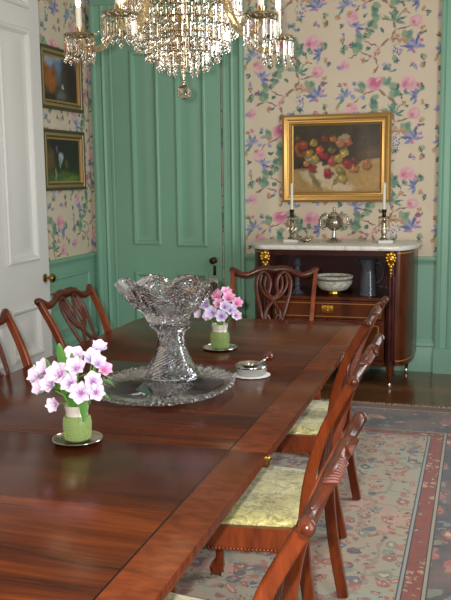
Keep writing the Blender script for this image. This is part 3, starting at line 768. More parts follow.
# ------------------------------------------------------------------ pictures
def pic_mat(name, base_fn, blobs, rough=.35):
    m, nt, b = mat(name, rough=rough, spec=.4)
    g = nt.n('TexCoord').outputs['Object']
    wn = nt.noise(g, 20, 4, .65, col=True)
    a = nt.n('VectorMath', operation='SUBTRACT'); nt.l(wn, a.inputs[0]); a.inputs[1].default_value = (.5,.5,.5)
    w = nt.n('VectorMath', operation='MULTIPLY_ADD'); nt.l(a.outputs[0], w.inputs[0]); w.inputs[1].default_value = (.075,0,.075); nt.l(g, w.inputs[2])
    s = nt.n('SeparateXYZ'); nt.l(w.outputs[0], s.inputs[0]); cbn = nt.n('CombineXYZ'); nt.l(s.outputs[0], cbn.inputs[0]); nt.l(s.outputs[2], cbn.inputs[1]); v = cbn.outputs[0]
    c = base_fn(nt, v, s.outputs[0], s.outputs[2], g)
    for q in blobs: c = nt.blob(v, c, *q[:5], lin(*q[5]), q[6] if len(q) > 6 else .3)
    st = nt.noise(g, 34, 4, .65)
    c = nt.mix(.30, c, nt.ramp(st, [(.3, lin(50,44,36)), (.7, lin(206,190,160))]), 'OVERLAY')
    nt.l(c, b.inputs['Base Color']); return m
def framed(name, label, loc, rot, w, h, prof, fm, canvas_m, ow):
    t = thing(name, label, 'painting', loc, rot)
    f = MB(); f.ring(Matrix.Identity(4), w, h, prof, False); f.ring(Matrix.Identity(4), w, h, [(0,0),(ow,0),(ow,prof[-1][1])], False)
    f.build('picture_frame', fm, t, 35)
    c = MB(); a, d = w/2-ow+.002, h/2-ow+.002
    c.box(-a, a, -prof[-1][1]+.001, -.002, -d, d); c.build('canvas', canvas_m, t, 0)
    return t
# large still life
def still_base(nt, v, x, z, g):
    n = nt.noise(g, 5, 3)
    up = nt.mix(n, lin(44, 40, 32), lin(84, 76, 60))
    dn = nt.mix(n, lin(160, 128, 80), lin(196, 164, 108))
    return nt.mix(nt.math('LESS_THAN', nt.math('SUBTRACT', z, nt.math('MULTIPLY', x, .12)), -.04), up, dn)
bl = [(.22,.13,.10,.16,.3,(84,76,66),.8),(.14,.16,.05,.14,-.2,(60,56,50),.8),(.26,.03,.12,.07,.1,(112,88,74),.8),(.28,-.18,.2,.08,0,(190,156,98),.9),
 (-.10,-.14,.20,.095,-.25,(196,180,146),.25),(-.14,-.08,.16,.06,-.9,(208,194,164),.3),(.0,-.2,.17,.055,-.3,(206,190,156),.3),(-.16,-.17,.03,.1,.5,(128,112,80),.6),(.0,-.17,.02,.08,-.6,(140,122,88),.6),
 (-.27,.08,.06,.075,0,(150,92,44),.3),(-.26,.07,.04,.05,0,(96,58,30),.6),(-.24,-.05,.1,.05,.1,(52,42,30),.6),(.05,.11,.06,.05,0,(120,110,78),.5),(.06,.15,.055,.028,.1,(160,150,116),.4),(.05,.06,.03,.05,0,(110,100,70),.5)]
AP = [(-.20,.04,.034,(178,128,60)),(-.23,.10,.03,(150,62,44)),(-.16,.12,.03,(168,140,62)),(-.12,.06,.036,(196,88,58)),(-.09,.02,.034,(150,40,48)),(-.15,.0,.032,(172,150,70)),(-.18,-.07,.035,(168,50,48)),(-.21,-.04,.028,(186,120,60)),(-.03,-.02,.036,(182,70,74)),(.02,.0,.036,(170,150,70)),(.06,.03,.034,(190,160,84)),(.08,-.04,.035,(160,42,62)),(.13,-.08,.036,(190,120,70)),(-.06,-.11,.036,(150,36,52)),(.03,-.1,.036,(132,120,56)),(.045,-.155,.037,(176,158,80)),(.22,-.045,.034,(182,110,70)),(-.02,.14,.03,(170,100,52)),(.09,.12,.032,(180,96,60)),(.03,.115,.034,(186,120,88)),(-.08,.15,.03,(120,50,40)),(-.28,.15,.026,(96,72,44)),(-.03,.06,.03,(110,96,50)),(.13,-.02,.03,(120,50,48))]
for x, z, r, c in AP:
    r *= 1.12; x *= 1.06; c = tuple(int(q*.86+14) for q in c)
    bl.append((x+.006, z-.008, r*1.15, r*1.05, 0, (38,28,22), .5)); bl.append((x, z, r, r*.95, 0, c, .35)); bl.append((x-.3*r, z+.3*r, r*.45, r*.4, 0, tuple(min(255, int(q*1.25+18)) for q in c), .9))
STILL = pic_mat('still_life_canvas', still_base, bl)
FP = [(0,0),(0,.03),(.006,.04),(.018,.046),(.034,.04),(.044,.028),(.052,.026),(.058,.03),(.066,.03),(.074,.018),(.082,.014),(.082,.012)]
pt = framed('still_life_painting', 'large gold-framed painting of apples on a white cloth above the sideboard', (-1.063, YB-.004, 1.619), 0, .826, .66, FP, GOLD, STILL, .082)
m = MB(); m.box(-.10, .10, -.034, -.031, -.322, -.297, .001); m.build('name_plate', DKBRASS, pt, 0)
# two landscapes on the left wall
DGILT = mat('dark_gilt', lin(96, 82, 46), .4, .7)[0]
def sky_base(top, low, zz, sc):
    def f(nt, v, x, z, g):
        n = nt.noise(g, 8, 3); return nt.mix(nt.ramp(nt.math('ADD', nt.math('MULTIPLY', z, sc), zz), [(.3, 0.), (.7, 1.)]), nt.mix(n, lin(*low), tuple(q*.6 for q in lin(*low)[:3])+(1,)), lin(*top))
    return f
L1 = pic_mat('autumn_landscape', sky_base((120,146,182), (96,84,62), .45, 2.2), [(-.20,.12,.14,.06,.2,(170,180,196),.7),(-.02,.17,.1,.04,.1,(190,196,206),.8),(-.23,.03,.10,.10,0,(160,92,36),.5),(-.15,-.02,.11,.10,.2,(176,104,44),.6),(-.1,.05,.06,.06,.2,(140,90,44),.6),(.14,.06,.16,.20,.1,(66,44,40),.5),(.20,-.02,.12,.2,0,(52,36,36),.5),(.06,.0,.06,.1,0,(84,62,54),.6),(-.16,-.15,.2,.05,-.1,(60,44,28),.5),(.0,-.12,.10,.04,.1,(110,116,124),.6),(.03,-.05,.025,.03,0,(206,206,210),.5),(-.18,-.19,.16,.03,.1,(150,110,54),.6),(.16,-.16,.14,.05,0,(70,50,36),.6)])
L2 = pic_mat('lawn_landscape', sky_base((44,40,40), (54,66,34), .3, 2.0), [(.0,.1,.3,.12,0,(44,30,34),.7),(.17,.06,.14,.16,0,(34,42,34),.5),(-.22,.0,.1,.12,0,(110,84,54),.6),(.0,-.14,.36,.07,0,(84,112,48),.5),(.08,-.15,.2,.03,.1,(110,140,58),.6),(-.04,.02,.05,.05,0,(180,192,206),.5),(-.06,-.02,.02,.06,0,(140,150,150),.5),(-.1,.08,.02,.03,0,(130,100,150),.6),(-.13,-.1,.015,.06,0,(150,160,150),.6),(.05,-.03,.04,.04,0,(96,84,52),.6)])
FP2 = [(0,0),(0,.03),(.012,.036),(.022,.03),(.028,.022),(.04,.03),(.052,.03),(.058,.016),(.07,.012),(.07,.01)]
OLDGOLD = mat('worn_gold_frame', lin(150, 118, 62), .35, .9)[0]
def two_tone():
    m, nt, b = mat('dark_and_gold_frame', rough=.42, metal=.3)
    s = nt.n('SeparateXYZ'); nt.l(objco(nt), s.inputs[0])
    e = nt.math('MINIMUM', nt.math('SUBTRACT', .34, nt.math('ABSOLUTE', s.outputs[0])), nt.math('SUBTRACT', .2275, nt.math('ABSOLUTE', s.outputs[2])))
    c = nt.ramp(nt.math('MULTIPLY', e, 14), [(.0, lin(92,82,54)), (.30, lin(96,84,56)), (.36, lin(176,158,112)), (.56, lin(160,142,100)), (.66, lin(74,60,42)), (.86, lin(186,146,90)), (1, lin(196,152,96))])
    nt.l(c, b.inputs['Base Color']); return m
TT = two_tone()
framed('landscape_painting', 'upper small painting of autumn trees and sky in dark gilt frame', (XL+.004, 6.017, 2.235), pi/2, .68, .455, FP2, TT, L1, .07)
framed('landscape_painting', 'lower small painting of a dark garden and bright lawn in gilt frame', (XL+.004, 6.017, 1.63), pi/2, .68, .455, FP2, TT, L2, .07)

# ------------------------------------------------------------------ things on the table
ZTT = ZT+.0004
# cut-glass serving plate
px, py = -1.062, 2.775
sp_ = thing('glass_plate', 'wide ribbed cut-glass plate under the pedestal punch bowl', 'plate', (px, py, ZTT))
m = MB(); NP = 44
OV = 1.22                                        # slightly oval
def plate_mod(a, i, r, z):
    k = cos(NP*a); rib = .007*k if r > .07 and i > 5 else 0
    return (r*(1+(.016*k if r > .22 else 0))*sqrt(cos(a)**2+(OV*sin(a))**2), z+rib)
m.lathe([(.0,.0),(.10,.0),(.15,.003),(.19,.007),(.215,.014),(.235,.024),(.239,.028),(.234,.033),(.212,.024),(.19,.0175),(.17,.015),(.15,.014),(.12,.0135),(.10,.0135)], NP*4, mod=plate_mod, caps=False)
m.add([(.0998*cos(2*pi*k/48)*1, .0998*OV*sin(2*pi*k/48), .0125) for k in range(48)], [tuple(range(48))])
m.build('dish', PLATEG, sp_, 0)
m = MB(); NR = NP*6
m.tube([(.2405*cos(a)*sqrt(cos(a)**2+(OV*sin(a))**2), .2405*sin(a)*sqrt(cos(a)**2+(OV*sin(a))**2), .030) for a in [2*pi*k/NR for k in range(NR+1)]], [.0026+.0042*max(0, cos(2*pi*k/6)) for k in range(NR+1)], 6, (0,0,1))
m.build('beaded_rim', PLATEG, sp_, 20)
# pedestal + bowl
qx, qy = -1.095, 2.935
pb = thing('bowl_pedestal', 'flared cut-glass pedestal carrying the punch bowl', 'stand', (qx, qy, ZTT+.0185))
def resample(prof, step):
    out = []
    for (r0, z0), (r1, z1) in zip(prof, prof[1:]):
        n = max(1, round(sqrt((r1-r0)**2+(z1-z0)**2)/step))
        out += [(r0+(r1-r0)*k/n, z0+(z1-z0)*k/n) for k in range(n)]
    return out+[prof[-1]]
m = MB(); NF = 22
out = resample(spl([(.098,0),(.100,.012),(.090,.03),(.076,.055),(.063,.085),(.053,.115),(.048,.14),(.050,.16),(.060,.175),(.072,.183),(.077,.195),(.072,.205)], 3), .007)
inn = [(.058,.20),(.045,.18),(.038,.15),(.042,.115),(.052,.085),(.065,.055),(.08,.03),(.088,.012),(.088,.0)]
NO = len(out)
def fac(a, i, r, z): 
    k = round(a/(2*pi)*NF*2)
    return (r*(1+(.03 if (k+i) % 2 else -.03))*1.0, z) if 0 < i < NO-2 else (r, z)
m.lathe(out+inn+[out[0]], NF*2, mod=fac, caps=False); m.build('stand_body', CUT, pb, 0)
bo = thing('punch_bowl', 'large scalloped cut-glass punch bowl raised on the glass pedestal', 'bowl', (qx-.012, qy, ZTT+.0185+.2055))
m = MB(); NB = 88
out = [(0,0)]+resample(spl([(.062,.0),(.076,.006),(.082,.02),(.088,.034),(.104,.052),(.128,.074),(.150,.098),(.167,.122),(.181,.146),(.190,.162)], 4), .0085)
inn = [(.186,.166),(.176,.150),(.162,.126),(.145,.102),(.122,.079),(.098,.058),(.070,.045),(.04,.040),(.0,.039)]
NO = len(out)
def bowl_mod(a, i, r, z):
    k = abs(cos(4*a+.5)); t = max(0, (z-.03)/.13)
    z *= .87; zz = z+.027*t*t*(k**.7-.6); rr = r*(1+.04*t*(k-.5))
    if 1 < i < NO-1:
        q = round(a/(2*pi)*NB); fan = .5+.5*cos(8*a+1+z*40)
        rr *= 1+(.022 if (q+i) % 2 else -.022)*(1 if fan > .35 else .2)+(.02 if q % 2 else -.02)*(0 if fan > .35 else 1)
    return (rr, zz)
m.lathe(out+inn, NB, mod=bowl_mod, caps=False); m.build('bowl_body', CUT, bo, 0)

# bouquets
def flower_mat():
    m, nt, b = mat('alstroemeria_petal', rough=.6)
    ob = objco(nt); ln = nt.n('VectorMath', operation='LENGTH'); nt.l(ob, ln.inputs[0])
    s = nt.n('SeparateXYZ'); nt.l(ob, s.inputs[0])
    c = nt.ramp(nt.math('MULTIPLY', ln.outputs['Value'], 26), [(.0, lin(206,204,140)), (.16, lin(186,130,190)), (.36, lin(206,172,214)), (.62, lin(230,212,234)), (1, lin(236,222,238))])
    st = nt.voro(nt.mapping(ob, scale=(1,1,.4)), 240); k = nt.math('MULTIPLY', nt.math('LESS_THAN', st, .28), nt.math('LESS_THAN', ln.outputs['Value'], .022))
    c = nt.mix(nt.math('MULTIPLY', k, .7), c, lin(104, 36, 88))
    nt.l(c, b.inputs['Base Color']); b.inputs['Subsurface Weight'].default_value = .12; b.inputs['Subsurface Radius'].default_value = (.01,.008,.01)
    return m
PETAL = flower_mat()
def pink_mat():
    m, nt, b = mat('pink_petal', rough=.6)
    ob = objco(nt); ln = nt.n('VectorMath', operation='LENGTH'); nt.l(ob, ln.inputs[0])
    nt.l(nt.ramp(nt.math('MULTIPLY', ln.outputs['Value'], 26), [(.0, lin(220,190,150)), (.2, lin(200,110,160)), (.55, lin(226,156,200)), (1, lin(236,188,216))]), b.inputs['Base Color']); return m
PINKP = pink_mat()
def lilac_mat():
    m, nt, b = mat('lilac_petal', rough=.6)
    ob = objco(nt); ln = nt.n('VectorMath', operation='LENGTH'); nt.l(ob, ln.inputs[0])
    nt.l(nt.ramp(nt.math('MULTIPLY', ln.outputs['Value'], 26), [(.0, lin(216,208,160)), (.18, lin(166,126,194)), (.5, lin(212,196,232)), (1, lin(232,222,242))]), b.inputs['Base Color']); return m
LILACP = lilac_mat()
LEAF = mat('leaf_green', lin(84, 134, 60), .45)[0]
STEM = mat('stem_green', lin(96, 140, 56), .5)[0]
def blossom_mesh(open_=1.0):
    m = MB()
    for wh in range(2):
        for k in range(3):
            a = 2*pi*k/3+wh*pi/3; ls = []
            L, wd_ = (.043, .0122) if wh == 0 else (.043, .0080)
            for i in range(7):
                t = i/6; el = 1.25-.95*open_*t**1.3
                rr = sum(cos(1.25-.95*open_*(j/6)**1.3) for j in range(i))*L/6; zz = sum(sin(1.25-.95*open_*(j/6)**1.3) for j in range(i))*L/6
                w = wd_*(.16+1.0*sin(pi*min(1, t**1.25*.86+.05))**1.0)*(1 if t < .99 else .3)
                row = []
                for j in (-1, -.5, 0, .5, 1):
                    cup = .22*w*(j*j); q = rr-cup*sin(el)*.3; z = zz+cup
                    row.append((q*cos(a)-j*w*sin(a), q*sin(a)+j*w*cos(a), z-.004+wh*.001))
                ls.append(row)
            bk = [[(x*.985, y*.985, z-.0007) for x, y, z in r] for r in ls]
            n = 5; o = len(m.v)
            m.loops(ls, False, False); m.loops([r[::-1] for r in bk], False, False)
            nr = len(ls); o2 = o+nr*n
            for i in range(nr-1):
                m.add([], []); m.f.append((o+i*n, o2+i*n+n-1, o2+(i+1)*n+n-1, o+(i+1)*n)); m.mi.append(0)
                m.f.append((o+i*n+n-1, o+(i+1)*n+n-1, o2+(i+1)*n, o2+i*n)); m.mi.append(0)
    for k in range(5): a = k*1.26; m.tube([(0,0,0),(.004*cos(a),.004*sin(a),.016),(.009*cos(a),.009*sin(a),.027)], [.0006,.0006,.0012], 5, (1,0,0))
    m.lathe([(.002,-.012),(.005,-.006),(.006,0),(.003,.004)], 8)
    return m
BLO = {}
def blossom(kind, open_):
    key = (kind, open_)
    if key not in BLO: BLO[key] = blossom_mesh(open_)
    return BLO[key]
BPAL = {'w': PETAL, 'p': PINKP, 'l': LILACP}
def stem_thing(base, vz, tip, kind, size, label, group, face, leaf=0):
    """one flower stem from inside the vase to its blossom"""
    root = thing('alstroemeria', label, 'flower', base, 0, group)
    d = Vector(tip)-Vector(base); f = Vector(face).normalized()
    m = MB(); mid = (d.x*.22, d.y*.22, vz); end = d-f*.012*size
    pts = spl([(0,0,0), mid, tuple(end-f*.02), tuple(end)], 5)
    m.tube(pts, .0021, 6, (1,.2,0)); m.build('stem', STEM, root, 60)
    b_ = blossom(kind, 1.0 if random.random() < .7 else .75).build('blossom', BPAL[kind], root, 60, recalc=False)
    b_.location = d; b_.rotation_euler = (Vector((0,0,1)).rotation_difference(f) @ Matrix.Rotation(random.uniform(0, 2), 3, 'Z').to_quaternion()).to_euler(); b_.scale = (size*1.06,)*3
    if leaf:
        L = MB(); s0 = Vector(pts[int(len(pts)*.55)]); out = Vector((d.x, d.y, 0)); out = out.normalized() if out.length > .005 else Vector((1,0,0))
        out = Matrix.Rotation(leaf, 3, 'Z') @ out; sd = out.cross(Vector((0,0,1)))
        rows = []
        for i in range(8):
            t = i/7; c_ = s0+out*(.062*t)+Vector((0,0,.05*t-.055*t*t)); w = .0125*sin(pi*(t*.93+.05))**.8
            rows.append([tuple(c_-sd*w+Vector((0,0,.004))), tuple(c_), tuple(c_+sd*w+Vector((0,0,.004)))])
        o = len(L.v); L.loops(rows, False, False); L.loops([[(x,y,z-.0008) for x,y,z in r[::-1]] for r in rows], False, False)
        L.build('leaf', LEAF, root, 60, recalc=False)
    return root
VGL = thin_glass('green_tinted_glass', lin(228, 240, 206), lin(206, 218, 160), .26, .05)[0]
WATER = thin_glass('vase_water', lin(206, 228, 150), lin(134, 170, 56), .42, .2)[0]
NECK_HI = mat('flash_highlight', lin(232, 228, 214), .22, .35)[0]  # whitish flash reflection on the vase neck, put into the colour
def vase_set(name, lab_v, lab_c, x, y, s, gold):
    cst = thing('coaster', lab_c, 'coaster', (x, y, ZTT))
    m = MB(); R = .0735 if gold else .0765
    m.lathe([(.0,.0),(R-.012,.0),(R-.004,.003),(R,.0085),(R-.002,.010),(R-.007,.0065),(R-.014,.003),(.0,.0028)], 40, caps=False); m.build('tray', TARN if gold else SILVER, cst, 50)
    m = MB(); m.tube([((R-.001)*cos(a), (R-.001)*sin(a), .0095) for a in [2*pi*i/48 for i in range(49)]], .0016, 6, (0,0,1)); m.build('beaded_rim', SILVER, cst, 50)
    v = thing('flower_vase', lab_v, 'vase', (x, y, ZTT+.0032))
    h = .112*s
    out = [(.030,0),(.036,.004),(.0385,.02),(.040,.04),(.0405,.055),(.038,.070),(.034,.080),(.033,.088),(.035,.096),(.037,.108),(.0375,.112)]
    out = [(r*s, z*s) for r, z in out]; inn = [(r-.0025, max(z, .005)) for r, z in out[::-1]]
    m = MB(); m.lathe([(0,0)]+out+inn+[(0,.005)], 40, caps=False); m.build('glass_body', VGL, v, 60)
    m = MB()                                    # raised hobnails
    for j in range(8):
        z = (.010+.0085*j)*s
        r = next(r0+(r1-r0)*(z-z0)/(z1-z0) for (r0, z0), (r1, z1) in zip(out, out[1:]) if z0 <= z <= z1)
        for k in range(20): a = 2*pi*(k+.5*(j % 2))/20; m.sphere((r*cos(a), r*sin(a), z), .0046*s, 6)
    m.build('hobnails', VGL, v, 60)
    m = MB(); m.lathe([(r+.0004, z) for r, z in out[6:]]+[(r-.003, z) for r, z in out[6:][::-1]]+[(out[6][0]+.0004, out[6][1])], 40, caps=False); m.build('neck_highlight', NECK_HI, v, 60)  # pale band round the neck, painted in for the flash highlight on glass
    m = MB(); m.lathe([(0,.0055),(.031*s,.006)]+[(r-.0032, z) for r, z in out[2:6]]+[(0,out[5][1])], 32, caps=False); m.build('water', WATER, v, 60)
    return v, h
def bouquet(x, y, h, s, blooms, group, where):
    for i, (dx, dy, z, kind, size, lab, lf) in enumerate(blooms):
        a = i*2.4; base = (x+.014*s*cos(a), y+.014*s*sin(a), ZTT+.0032+.008)
        face = Vector((dx*6+.12, dy*6-.75, (z-.92)*5+.45))
        z = ZT+(z-ZT)*.94; stem_thing(base, h-.012, (x+dx*(.80 if dx < 0 else .9), y+dy, z), kind, size, lab, group, face, lf)
vx, vy = -1.104, 2.166
vase_set('near', 'green hobnail glass vase with painted highlight on its neck holding the nearer bouquet', 'tarnished silver coaster under the nearer flower vase', vx, vy, .96, True)
NEAR = [(-.005,-.075,.965,'w',1.25,'white alstroemeria facing out at the centre of the nearer bouquet',.5),
 (-.105,-.035,.945,'w',1.15,'white alstroemeria reaching farthest left in the nearer bouquet',-.4),
 (-.070,-.05,.972,'w',1.05,'white alstroemeria second from the left in the nearer bouquet',.6),
 (-.088,-.045,.915,'w',1.05,'purple-streaked alstroemeria drooping at lower left of the nearer bouquet',0),
 (.045,-.07,.985,'w',1.1,'pale alstroemeria just right of centre in the nearer bouquet',-.6),
 (.060,-.075,.915,'w',1.2,'white alstroemeria hanging lowest at the right of the nearer bouquet',.3),
 (.088,-.055,.945,'w',1.1,'white alstroemeria at lower far right of the nearer bouquet',0),
 (.020,-.02,1.002,'w',1.05,'lilac-white alstroemeria near the top of the nearer bouquet',.7),
 (.070,-.02,1.0,'l',1.05,'lilac alstroemeria at upper right of the nearer bouquet',-.5),
 (.108,-.02,.972,'p',.85,'pink alstroemeria at the far right edge of the nearer bouquet',.4),
 (-.030,.03,.99,'w',1.0,'white alstroemeria behind the upright leaves of the nearer bouquet',.2),
 (.055,.05,1.01,'l',1.0,'lilac alstroemeria at the back of the nearer bouquet',-.9),
 (-.038,-.06,.872,'w',.85,'small alstroemeria bud beside the nearer vase neck',0),
 (.030,-.08,.942,'w',1.05,'white alstroemeria tucked below right of the centre bloom in the nearer bouquet',.4),
 (.098,-.04,.995,'l',.95,'small lilac alstroemeria behind the pink one in the nearer bouquet',0),
 (-.040,-.075,.935,'w',1.0,'white alstroemeria left below the centre of the nearer bouquet',-.8),
 (.10,-.06,.915,'w',.95,'white alstroemeria at the lowest far right of the nearer bouquet',.6)]
bouquet(vx, vy, .112*.96, .96, NEAR, 'flowers of the nearer bouquet', 'near')
wx, wy = -1.087, 3.53
vase_set('far', 'small clear green glass vase holding the farther pink and lilac bouquet', 'round silver coaster under the farther flower vase', wx, wy, .98, False)
FAR = [(-.010,-.07,.918,'l',1.25,'lilac alstroemeria facing out low at the centre of the farther bouquet',.4),
 (.030,-.06,.905,'l',1.1,'lilac alstroemeria hanging low right of centre in the farther bouquet',-.5),
 (-.090,-.03,.905,'w',.95,'white alstroemeria farthest left in the farther bouquet',.5),
 (-.050,-.05,.950,'l',1.1,'pale lilac alstroemeria at left of the farther bouquet',-.3),
 (.0,-.03,.985,'p',1.15,'pink alstroemeria at the top centre of the farther bouquet',.7),
 (-.045,-.01,.985,'p',1.0,'pink alstroemeria at upper left of the farther bouquet',-.7),
 (.050,-.02,.975,'p',1.15,'pink alstroemeria right of the top in the farther bouquet',.3),
 (.085,-.01,.955,'p',1.0,'pink alstroemeria farthest right in the farther bouquet',-.4),
 (.088,-.03,.905,'w',.9,'small white alstroemeria low at the right of the farther bouquet',.2),
 (.02,.04,.99,'p',1.0,'pink alstroemeria at the back of the farther bouquet',.9),
 (-.03,-.065,.905,'w',1.0,'white alstroemeria low left of centre in the farther bouquet',.3),
 (.015,-.05,.955,'p',1.0,'pink alstroemeria just above the centre of the farther bouquet',.8),
 (.065,-.04,.93,'l',1.0,'lilac alstroemeria at middle right of the farther bouquet',-.2),
 (.045,-.055,.945,'l',1.05,'lilac alstroemeria between the pink ones in the farther bouquet',0)]
bouquet(wx, wy, .112*.98, .98, FAR, 'flowers of the farther bouquet', 'far')
# upright leaves of the nearer bouquet
def blade(name, label, base, pts, w, n=10):
    rows = []; P = spl(pts, 4); K = len(P)
    for i, p in enumerate(P):
        t = i/(K-1); ww = w*sin(pi*(t*.95+.04))**.7
        rows.append([(p[0]-ww, p[1]+.003, p[2]), p, (p[0]+ww, p[1]+.003, p[2])])
    m = MB(); m.loops(rows, False, False); m.loops([[(x, y+.0008, z) for x, y, z in r[::-1]] for r in rows], False, False)
    o = m.build(name, LEAF, None, 60, recalc=False); o.location = base
    return tag(o, label, 'leaf', 'loose leaves of the nearer bouquet')
zb = ZTT+.012
blade('flower_leaf', 'pointed green leaf standing tallest in the nearer bouquet', (vx, vy, zb), [(.006,0,0),(.004,-.010,.10),(0,-.06,.20),(-.006,-.075,.262),(-.008,-.08,.292)], .017)
blade('flower_leaf', 'green leaf leaning right at the top of the nearer bouquet', (vx, vy, zb), [(.01,.004,0),(.012,-.01,.10),(.022,-.06,.2),(.030,-.08,.268)], .013)
blade('flower_leaf', 'broad green leaf hanging over the right of the nearer vase', (vx, vy, zb), [(.012,-.006,.01),(.018,-.012,.10),(.034,-.034,.128),(.042,-.044,.10),(.044,-.047,.06)], .017)
blade('flower_leaf', 'broad green leaf below the centre bloom of the nearer bouquet', (vx, vy, zb), [(0,-.01,.0),(.0,-.016,.10),(.008,-.05,.145),(.012,-.062,.165)], .024)
blade('flower_leaf', 'green leaf leaning left in the nearer bouquet', (vx, vy, zb), [(-.01,0,0),(-.012,-.004,.10),(-.035,-.06,.19),(-.05,-.08,.245)], .014)
blade('flower_leaf', 'green leaf at the far left under the white blooms of the nearer bouquet', (vx, vy, zb), [(-.012,.004,0),(-.016,0,.10),(-.075,-.02,.18),(-.125,-.025,.215)], .012)

# small silver-rimmed dish on a white doily
dx_, dy_ = -.825, 3.085
dl = MB(); dl.lathe([(0,0),(.07,0),(.073,.0015),(.07,.003),(0,.003)], 48, (0,0,0), mod=lambda a, i, r, z: (r*(1+.03*cos(14*a)), z), caps=False)
do = dl.build('doily', mat('white_linen', lin(228, 226, 224), .8)[0], None, 40, (dx_, dy_, ZTT)); tag(do, 'white scalloped doily under the small silver-rimmed dish', 'doily')
ds = thing('small_dish', 'small round glass dish with silver rim on white doily', 'dish', (dx_, dy_, ZTT+.0032))
m = MB(); m.lathe([(0,0),(.052,0),(.056,.004),(.060,.026),(.061,.032),(.057,.032),(.052,.008),(0,.006)], 36, mod=lambda a, i, r, z: (r*(1+.012*cos(18*a)), z), caps=False); m.build('dish_body', mat('pressed_glass', lin(225,228,226), .12, trans=.6, ior=1.45)[0], ds, 50)
m = MB(); m.lathe([(.0615,.029),(.063,.033),(.061,.037),(.056,.035),(.056,.030),(.0615,.029)], 36, caps=False); m.build('silver_rim', SILVER, ds, 50)
st = thing('tea_strainer', 'silver strainer with dark red wooden handle resting on the small dish', 'strainer', (dx_-.006, dy_, ZTT+.0405))
m = MB(); m.lathe([(0,-.018),(.02,-.014),(.036,0),(.044,.003),(.046,.006),(.042,.006),(.034,.003),(.018,-.011),(0,-.014)], 30, caps=False); m.build('bowl', SILVER, st, 50)
m = MB(); m.tube(spl([(.036,.02,.004),(.044,.03,.010),(.050,.042,.014)], 4), .005, 8, (0,0,1)); m.build('shank', SILVER, st, 50)
m = MB(); m.tube([(.049,.040,.014),(.052,.048,.017),(.058,.062,.021),(.063,.074,.024),(.065,.080,.025)], [.008,.014,.0195,.017,.006], 12, (0,0,1)); m.build('handle', mat('red_wood', lin(84, 26, 16), .25, coat=.5)[0], st, 60)

# ------------------------------------------------------------------ chandelier
cx, cy = -1.188, 3.40
chd = thing('chandelier', 'crystal chandelier with candle arms hanging over the dining table', 'chandelier', (cx, cy, 0))
CBR = mat('chandelier_brass', lin(200, 182, 146), .2, 1)[0]
ARMG = mat('amber_glass_arm', lin(236, 214, 170), .06, trans=.85, ior=1.45, spec=.7)[0]
FLAME = mat('bulb_glow', (1,.78,.45,1), .3, emit=(1,.72,.38,1), es=14)[0]
m = MB(); m.lathe([(.012,1.935),(.02,1.95),(.018,2.05),(.03,2.1),(.02,2.2),(.05,2.26),(.062,2.31),(.045,2.36),(.03,2.40),(.05,2.46),(.06,2.52),(.03,2.6),(.015,2.64),(.008,2.7),(.008,ZC-.03)], 16); m.lathe([(.008,ZC-.06),(.07,ZC-.02),(.075,ZC-.001)], 20); m.build('central_shaft', CBR, chd, 50)
m = MB(); m.sphere((0,0,1.843), .031, 14); m.build('crystal_ball', PRISM, chd, 12)
m = MB(); m.tube([(0,0,1.873),(0,0,1.937)], .0025, 6, (1,0,0)); m.sphere((0,0,1.885), .008, 8); m.build('ball_hook', CBR, chd, 50)
TIERS = [(.238,2.255,44,.085),(.226,2.185,42,.075),(.192,2.118,36,.066),(.150,2.065,28,.055),(.105,2.02,20,.045),(.060,1.985,10,.032)]
rest = MB(); done = 0
cam_a = atan2(-cy, -cx)
bead = MB()
for ti, (r, z, n, L) in enumerate(TIERS):
    m = MB(); m.tube([(r*cos(a), r*sin(a), z) for a in [2*pi*i/40 for i in range(41)]], .0045, 6, (0,0,1))
    for k in range(4): a = k*pi/2+.3; m.tube([(.012*cos(a),.012*sin(a),z+.004),(r*cos(a), r*sin(a), z)], .0025, 5, (0,0,1))
    m.build('tier_ring', CBR, chd, 50)
    vis = sorted(range(n), key=lambda k: abs((2*pi*k/n-cam_a+pi) % (2*pi)-pi))[:(8,8,8,7,6,3)[ti]]
    for k in range(n):
        a = 2*pi*k/n; c = (r*cos(a), r*sin(a), z-.003)
        if k in vis:
            q = MB(); prism_drop(q, c, L); q.build('crystal_prism', PRISM, chd, 0)
        else: prism_drop(rest, c, L)
    for k in range(n*2):                       # strings of beads looped under the ring
        a = pi*k/n+.02; octa(bead, ((r+.004)*cos(a), (r+.004)*sin(a), z+.006), .006, .006, .006)
for ti in range(12):
    a0 = 2*pi*ti/12
    for j in range(1, 12):
        t = j/12; r = .05+.19*t; octa(bead, (r*cos(a0), r*sin(a0), 2.52-.275*t-.06*sin(pi*t)), .008, .008, .008)
o = rest.build('crystal_prism', PRISM, chd, 0); o['kind'] = 'stuff'
o = bead.build('bead_string', PRISM, chd, 0); o['kind'] = 'stuff'
DEL = radians(6)
